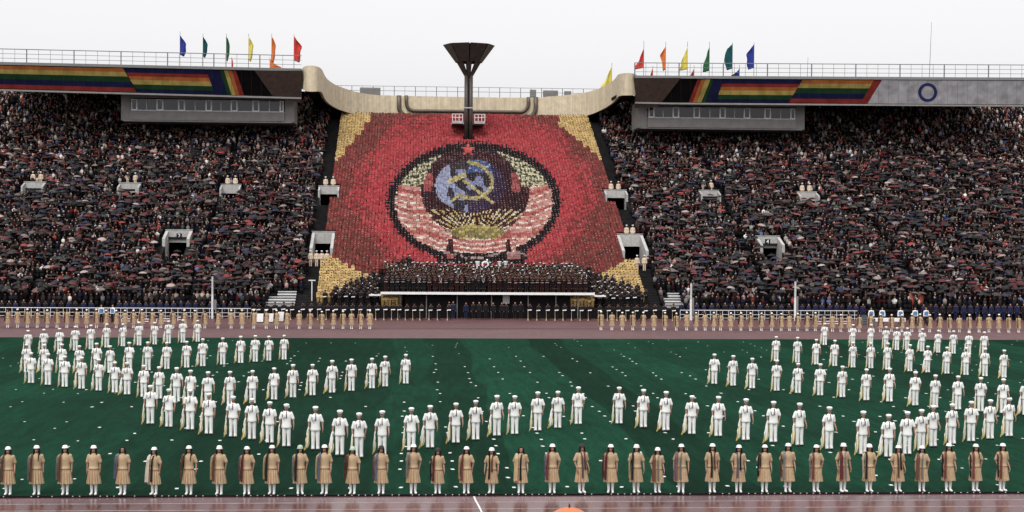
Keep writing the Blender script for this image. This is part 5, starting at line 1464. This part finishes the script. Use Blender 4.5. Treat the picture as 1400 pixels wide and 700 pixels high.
for x in gx:
    p = G(x + 2, 437.2 + (x - 300) * .0024); rz = br.gauss(0, .08); sc_ = br.uniform(.97, 1.03)
    uniformed(p, 'black', 'staff', bk_cap, 'black uniformed herald with white gloves standing in a line before the ' + ('stage' if 520 < x < 815 else 'steps'), 'black uniformed heralds before the stage', (('white_gloves', gd_glove),), sc_, rz)
    held('herald_trumpet', herald, p, rz, sc_, 'long pale herald trumpet held upright by a guard before the ' + ('stage' if 520 < x < 815 else 'steps'), 'trumpet', 'herald trumpets before the stage')
for x in (614, 619.5, 625.5, 631, 637, 641):
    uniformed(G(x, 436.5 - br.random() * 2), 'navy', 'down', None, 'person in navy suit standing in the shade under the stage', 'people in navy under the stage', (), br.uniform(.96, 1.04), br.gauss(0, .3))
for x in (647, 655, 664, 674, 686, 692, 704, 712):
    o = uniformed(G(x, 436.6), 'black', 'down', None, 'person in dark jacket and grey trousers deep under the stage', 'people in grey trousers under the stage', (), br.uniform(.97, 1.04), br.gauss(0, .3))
# officials in navy suits along the fence
u = P(-8, 425, 152.9).x; k = 0
uA, uB, uC = P(338, 425, 152.9).x, P(925, 425, 152.9).x, P(1408, 425, 152.9).x
while u < uC:
    u += .62 + br.random() * .16
    if uA < u < uB: continue
    px_ = proj((u, 152.9, 1))[0]
    if 1185 < px_ < 1262 or 133 < px_ < 158: continue
    joined(JO, (u, 152.9 + br.gauss(0, .12), 0), br.choice(('navy', 'navy', 'navy', 'black')), 'down', None if br.random() < .75 else bk_cap, (), br.uniform(.95, 1.05), br.gauss(0, .3))
tag(JO.build('officials_row'), 'row of officials in dark suits behind the white fence', 'officials', kind='stuff')
# stewards in white shirts with blue vests
b = MB(); b.loft([ell_ring(0, .006, z, rx, ry, 20) for z, rx, ry in ((.93, .200, .145), (1.10, .192, .138), (1.27, .206, .148), (1.36, .17, .125))]); vest = b.mesh('blue_vest', mat('blue_vest', (.09, .20, .38), .7, .1))
wh_tun = tunic_mesh('white_shirt', M['white_cloth'], .86, 1.0, 'long', ratio=.05)
for x in (138.5, 154, 1191, 1206, 1231, 1251, 1266):
    p = G(x, 441.5 if x < 400 else 444.5)
    o = link('person', dn_body, None, p, br.gauss(0, .3), 1.0); tag(o, 'steward in white shirt and blue vest ' + ('at the fence on the bleachers side' if x < 400 else 'beside the white table'), 'person', 'stewards in blue vests')
    link('shirt', wh_tun, o); link('vest', vest, o); link('trousers', un['black', 'legs'], o); link('hair', man_hair, o)
# ushers at the portals
def usher(u, v0, lab):
    i = max(0, round((v0 - V_FIRST) / TREAD)); v0 = row_v(i)
    uniformed((u, stand_v(v0, u), stand_z(v0)), 'cream', 'down', man_cap, lab, 'cream uniformed ushers at the portals', (), .98, br.gauss(0, .1))
for q in ports:
    if not q['low']:
        for s in (-.45, .45): usher(q['u'] + s, q['v0'] + .6, 'cream uniformed usher with white cap standing above an upper stair portal')
    elif abs(q['u'] - U0) < 22:
        for s in ((-1.0, -.35, .2, .75) if q['u'] < U0 else (-.25, .55)): usher(q['u'] + s, q['vf'] - .9, 'cream uniformed usher with white cap before the lower portal with %s ushers' % ('four' if q['u'] < U0 else 'two'))
        if q['u'] > U0:
            for s in (-.2, .5): usher(q['u'] + s - .1, q['v0'] + .6, 'cream uniformed usher with white cap above the lower portal with two ushers')
for x in (1245.5, 1257.5):
    p, v0 = on_stand(x, 421, 0); i = max(0, round((v0 - V_FIRST) / TREAD)); p = (p.x, stand_v(row_v(i), p.x), stand_z(row_v(i)))
    o = link('person', dn_body, None, p, 0, 1.0); tag(o, 'person in a long brick red coat among the lowest benches', 'person', 'two people in red coats')
    cb = MB(); cb.loft([ell_ring(0, .01, z, rx, ry, 18) for z, rx, ry in ((.42, .27, .19), (.9, .23, .16), (1.2, .225, .155), (1.38, .19, .13), (1.46, .08, .08))]); 
    for s in (-1, 1): cb.tube((s * .19, .01, 1.38), (s * .26, -.02, .88), .075, .06, 8)
    cb.build('coat', bpy.data.materials.get('red_coat') or mat('red_coat', (.28, .045, .03), .75, .12), o, True); link('hair', man_hair, o)

# ------------------------------------------------------------------ fences, benches, posts, tables
FV = G(640, 436).y - .4
for side in 'LR':
    xa, xb_ = (P(-10, 430, FV).x, P(352, 430, FV).x) if side == 'L' else (P(930, 430, FV).x, P(1172, 430, FV).x)
    fo = empty('white_fence', (xa, FV, 0)); tag(fo, 'low white tube fence in front of the stand, ' + ('bleachers side' if side == 'L' else 'white panel side'), 'fence')
    L = xb_ - xa
    for z in (.98, .55, .20):
        b = MB(); b.tube((0, 0, z), (L, 0, z), .032 if z > .9 else .02, n=6); b.build('rail', M['white_paint'], fo)
    x = 0
    while x < L:
        b = MB(); b.tube((x, 0, 0), (x, 0, .98), .024, n=6); b.build('post', M['white_paint'], fo); x += .62
# low white barriers lying before the fence
for (x0, x1, y) in ((166, 186, 441), (188, 206, 441.5), (214, 240, 441), (243, 250, 439), (1113, 1124, 445), (1126, 1158, 444.5)):
    a, c = G(x0, y), G(x1, y); o = empty('low_barrier', ((a.x + c.x) / 2, a.y, 0)); w = (c.x - a.x) / 2
    tag(o, 'low white hoop barrier on the far track edge behind women in beige', 'barrier', 'low white barriers on the far track edge')
    b = MB(); b.path([(-w, 0, 0), (-w, 0, .30), (-w + .1, 0, .36), (w - .1, 0, .36), (w, 0, .30), (w, 0, 0)], .035, 6); b.build('hoop', M['white_paint'], o)
    b = MB(); b.box(-w + .04, w - .04, -.02, .02, .12, .18); b.build('cross_bar', M['white_paint'], o)
# bare pale bleachers
for (x0, x1, w) in ((365, 405, 'L'), (905, 930, 'R')):
    ua, ub2 = P(x0, 415, 156).x, P(x1, 415, 156).x
    o = empty('bleachers', (ua, 154, 0)); tag(o, 'empty pale wooden bleacher benches ' + ('behind the heralds beside the dark aisle' if w == 'L' else 'at the foot of the steps by a grey post'), 'bleachers')
    for i in range(5):
        b = MB(); v = row_v(i) - 154; z = stand_z(row_v(i))
        b.box((0 if i < 3 else (ub2 - ua) * .35) , ub2 - ua, v - .15, v + .2, z + .34, z + .42); b.build('seat_plank', M['white_paint'] if i % 2 else M['alu'], o)
        b = MB(); b.box((0 if i < 3 else (ub2 - ua) * .35) + .05, ub2 - ua - .05, v - .02, v + .06, z, z + .339); b.build('seat_support', M['concrete'], o)
# slender light posts on the fence line
for (x, y0, y1, r) in ((290.5, 378, 431, .10), (945, 388, 432, .12), (1087.5, 385, 432, .12), (426.5, 384, 418, .05)):
    vv = 152.0 if y1 > 420 else 155.5
    p = P(x, y0, vv); base = 0 if y1 > 420 else stand_z(155.5) - .15
    o = empty('light_post', (p.x, vv, base)); tag(o, 'slim pale post %s' % {290.5: 'at the fence on the bleachers side of the stage', 945: 'by the small bleachers with grey box', 1087.5: 'rising from the fence below portal with number sign', 426.5: 'thin, with a small lamp arm at the dark aisle'}[x], 'post')
    h = p.z - base
    b = MB(); b.tube((0, 0, 0), (0, 0, h * .58), r, n=10); b.build('lower_post', M['white_paint'], o); b = MB(); b.tube((0, 0, h * .58), (0, 0, h), r * .9, n=10); b.build('upper_post', M['alu'] if x != 426.5 else M['white_paint'], o)
    if x == 426.5:
        b = MB(); b.box(-.35, .35, -.06, .06, h, h + .1); b.build('lamp_arm', M['white_paint'], o)
    else:
        b = MB(); b.box(r * .6, r * .6 + .22, -.1, .12, h * .15, h * .62) if x > 600 else b.box(r * .9, r * .9 + .3, -.1, .1, .9, h * .45); b.build('junction_box', M['rail_grey'], o)
# white covered tables and trunks
for k, (x0, x1, y, h, nm) in enumerate(((351, 364, 441.5, .85, 'c'), (367, 376, 441.5, .85, 'c'), (380, 388, 440.5, .95, 'c'), (1197, 1238, 446.5, .80, 't'), (1179, 1186, 444.5, .95, 'k'))):
    a, c = G(x0, y), G(x1, y); o = empty('covered_table' if nm != 'k' else 'storage_case', ((a.x + c.x) / 2, a.y + .4, 0)); w = (c.x - a.x) / 2
    if nm == 'k':
        tag(o, 'dark blue ribbed equipment trunk at the end of the fence', 'trunk')
        tm = mat('trunk_blue', (.03, .045, .07), .6, .15)
        b = MB(); b.box(-w, w, -.3, .3, 0, h); b.build('case', tm, o)
        for j in range(5): b = MB(); b.box(-w - .01, w + .01, -.33, -.301, .08 + j * .17, .14 + j * .17); b.build('rib', M['rail_grey'], o)
    else:
        tag(o, 'long white-topped table beside stewards in blue vests' if nm == 't' else 'table under a white cloth behind women in beige near the bleachers', 'table', None if nm == 't' else 'white covered tables near the bleachers')
        b = MB(); b.box(-w, w, -.3, .3, h - .06, h); b.build('top', M['white_paint'], o)
        if nm == 't':
            b = MB(); b.box(-w + .02, w - .02, -.31, -.301, h - .32, h - .01); b.build('front_cloth', M['white_cloth'], o)
            for sx in (-w + .1, w - .1):
                b = MB(); b.box(sx - .04, sx + .04, -.25, .25, 0, h - .061); b.build('leg', M['rail_grey'], o)
        else:
            n = 24; b = MB()
            top = [(-w + 2 * w * k2 / n, -.305, h - .01) for k2 in range(n + 1)]; bot = [(-w * 1.04 + 2.08 * w * k2 / n, -.33 - .03 * math.sin(k2 * 1.7), .1) for k2 in range(n + 1)]
            b.loft([bot, top], False, 0, False); b.build('cloth', M['white_cloth'], o)
            for sx in (-w + .05, w - .05):
                b = MB(); b.box(sx - .03, sx + .03, -.25, .25, 0, h - .061); b.build('leg', M['rail_grey'], o)

# ------------------------------------------------------------------ the near stand under the camera and the orange umbrella in it
b = MB()
for k in range(46):
    v = 38.5 - .8 * k; z = .9 + .135 * k
    b.box(-45, 45, v - .8, v, -.02, z)
ns = empty('near_stand', (0, 38, 0)); tag(ns, 'dark terraces of the near stand in front of the camera', 'grandstand')
o = b.build('near_terrace', M['terrace'], ns); o.matrix_parent_inverse = Matrix.Translation((0, -38, 0))
uv_ = 24.0
ap = P(778.5, 693.5, uv_)
b = MB(); n = 8; vs = [(0, 0, .0)]; fs = []
prof = [(.10, -.018), (.22, -.062), (.36, -.15), (.46, -.25), (.52, -.34)]
for r, z in prof:
    for k in range(16):
        a = 2 * math.pi * k / 16; rr = r * (1 if k % 2 == 0 else .955); vs.append((rr * math.cos(a), rr * math.sin(a), z + (0 if k % 2 == 0 else .006)))
for k in range(16): fs.append((0, 1 + k, 1 + (k + 1) % 16))
for j in range(len(prof) - 1):
    for k in range(16): fs.append((1 + j * 16 + k, 1 + (j + 1) * 16 + k, 1 + (j + 1) * 16 + (k + 1) % 16, 1 + j * 16 + (k + 1) % 16))
b.add(vs, fs)
uo = b.build('umbrella', mat('orange_nylon', (.62, .17, .06), .45, .1, 3)); uo.location = ap; tag(uo, 'orange umbrella with a dark tip poking up by the near track', 'umbrella')
b = MB(); b.tube((0, 0, -.9), (0, 0, .0), .012, n=6); b.tube((0, 0, -.005), (0, 0, .06), .02, .008, 8); b.build('shaft', M['black_shoe'], uo)
kk = int((38.5 - (uv_ + .2)) / .8); nz = .9 + .135 * kk
T0 = spect('arms'); s_ = Swarm(); s_.put(*T0, (ap.x, uv_ + .25, nz), math.pi, 1.0, np.array([(.02, .02, .03), (.05, .05, .08), (.3, .17, .12), (.02, .012, .01)]))
o = s_.build('person', M['crowd'], True); tag(o, 'spectator in a dark coat seated under the orange umbrella', 'person')
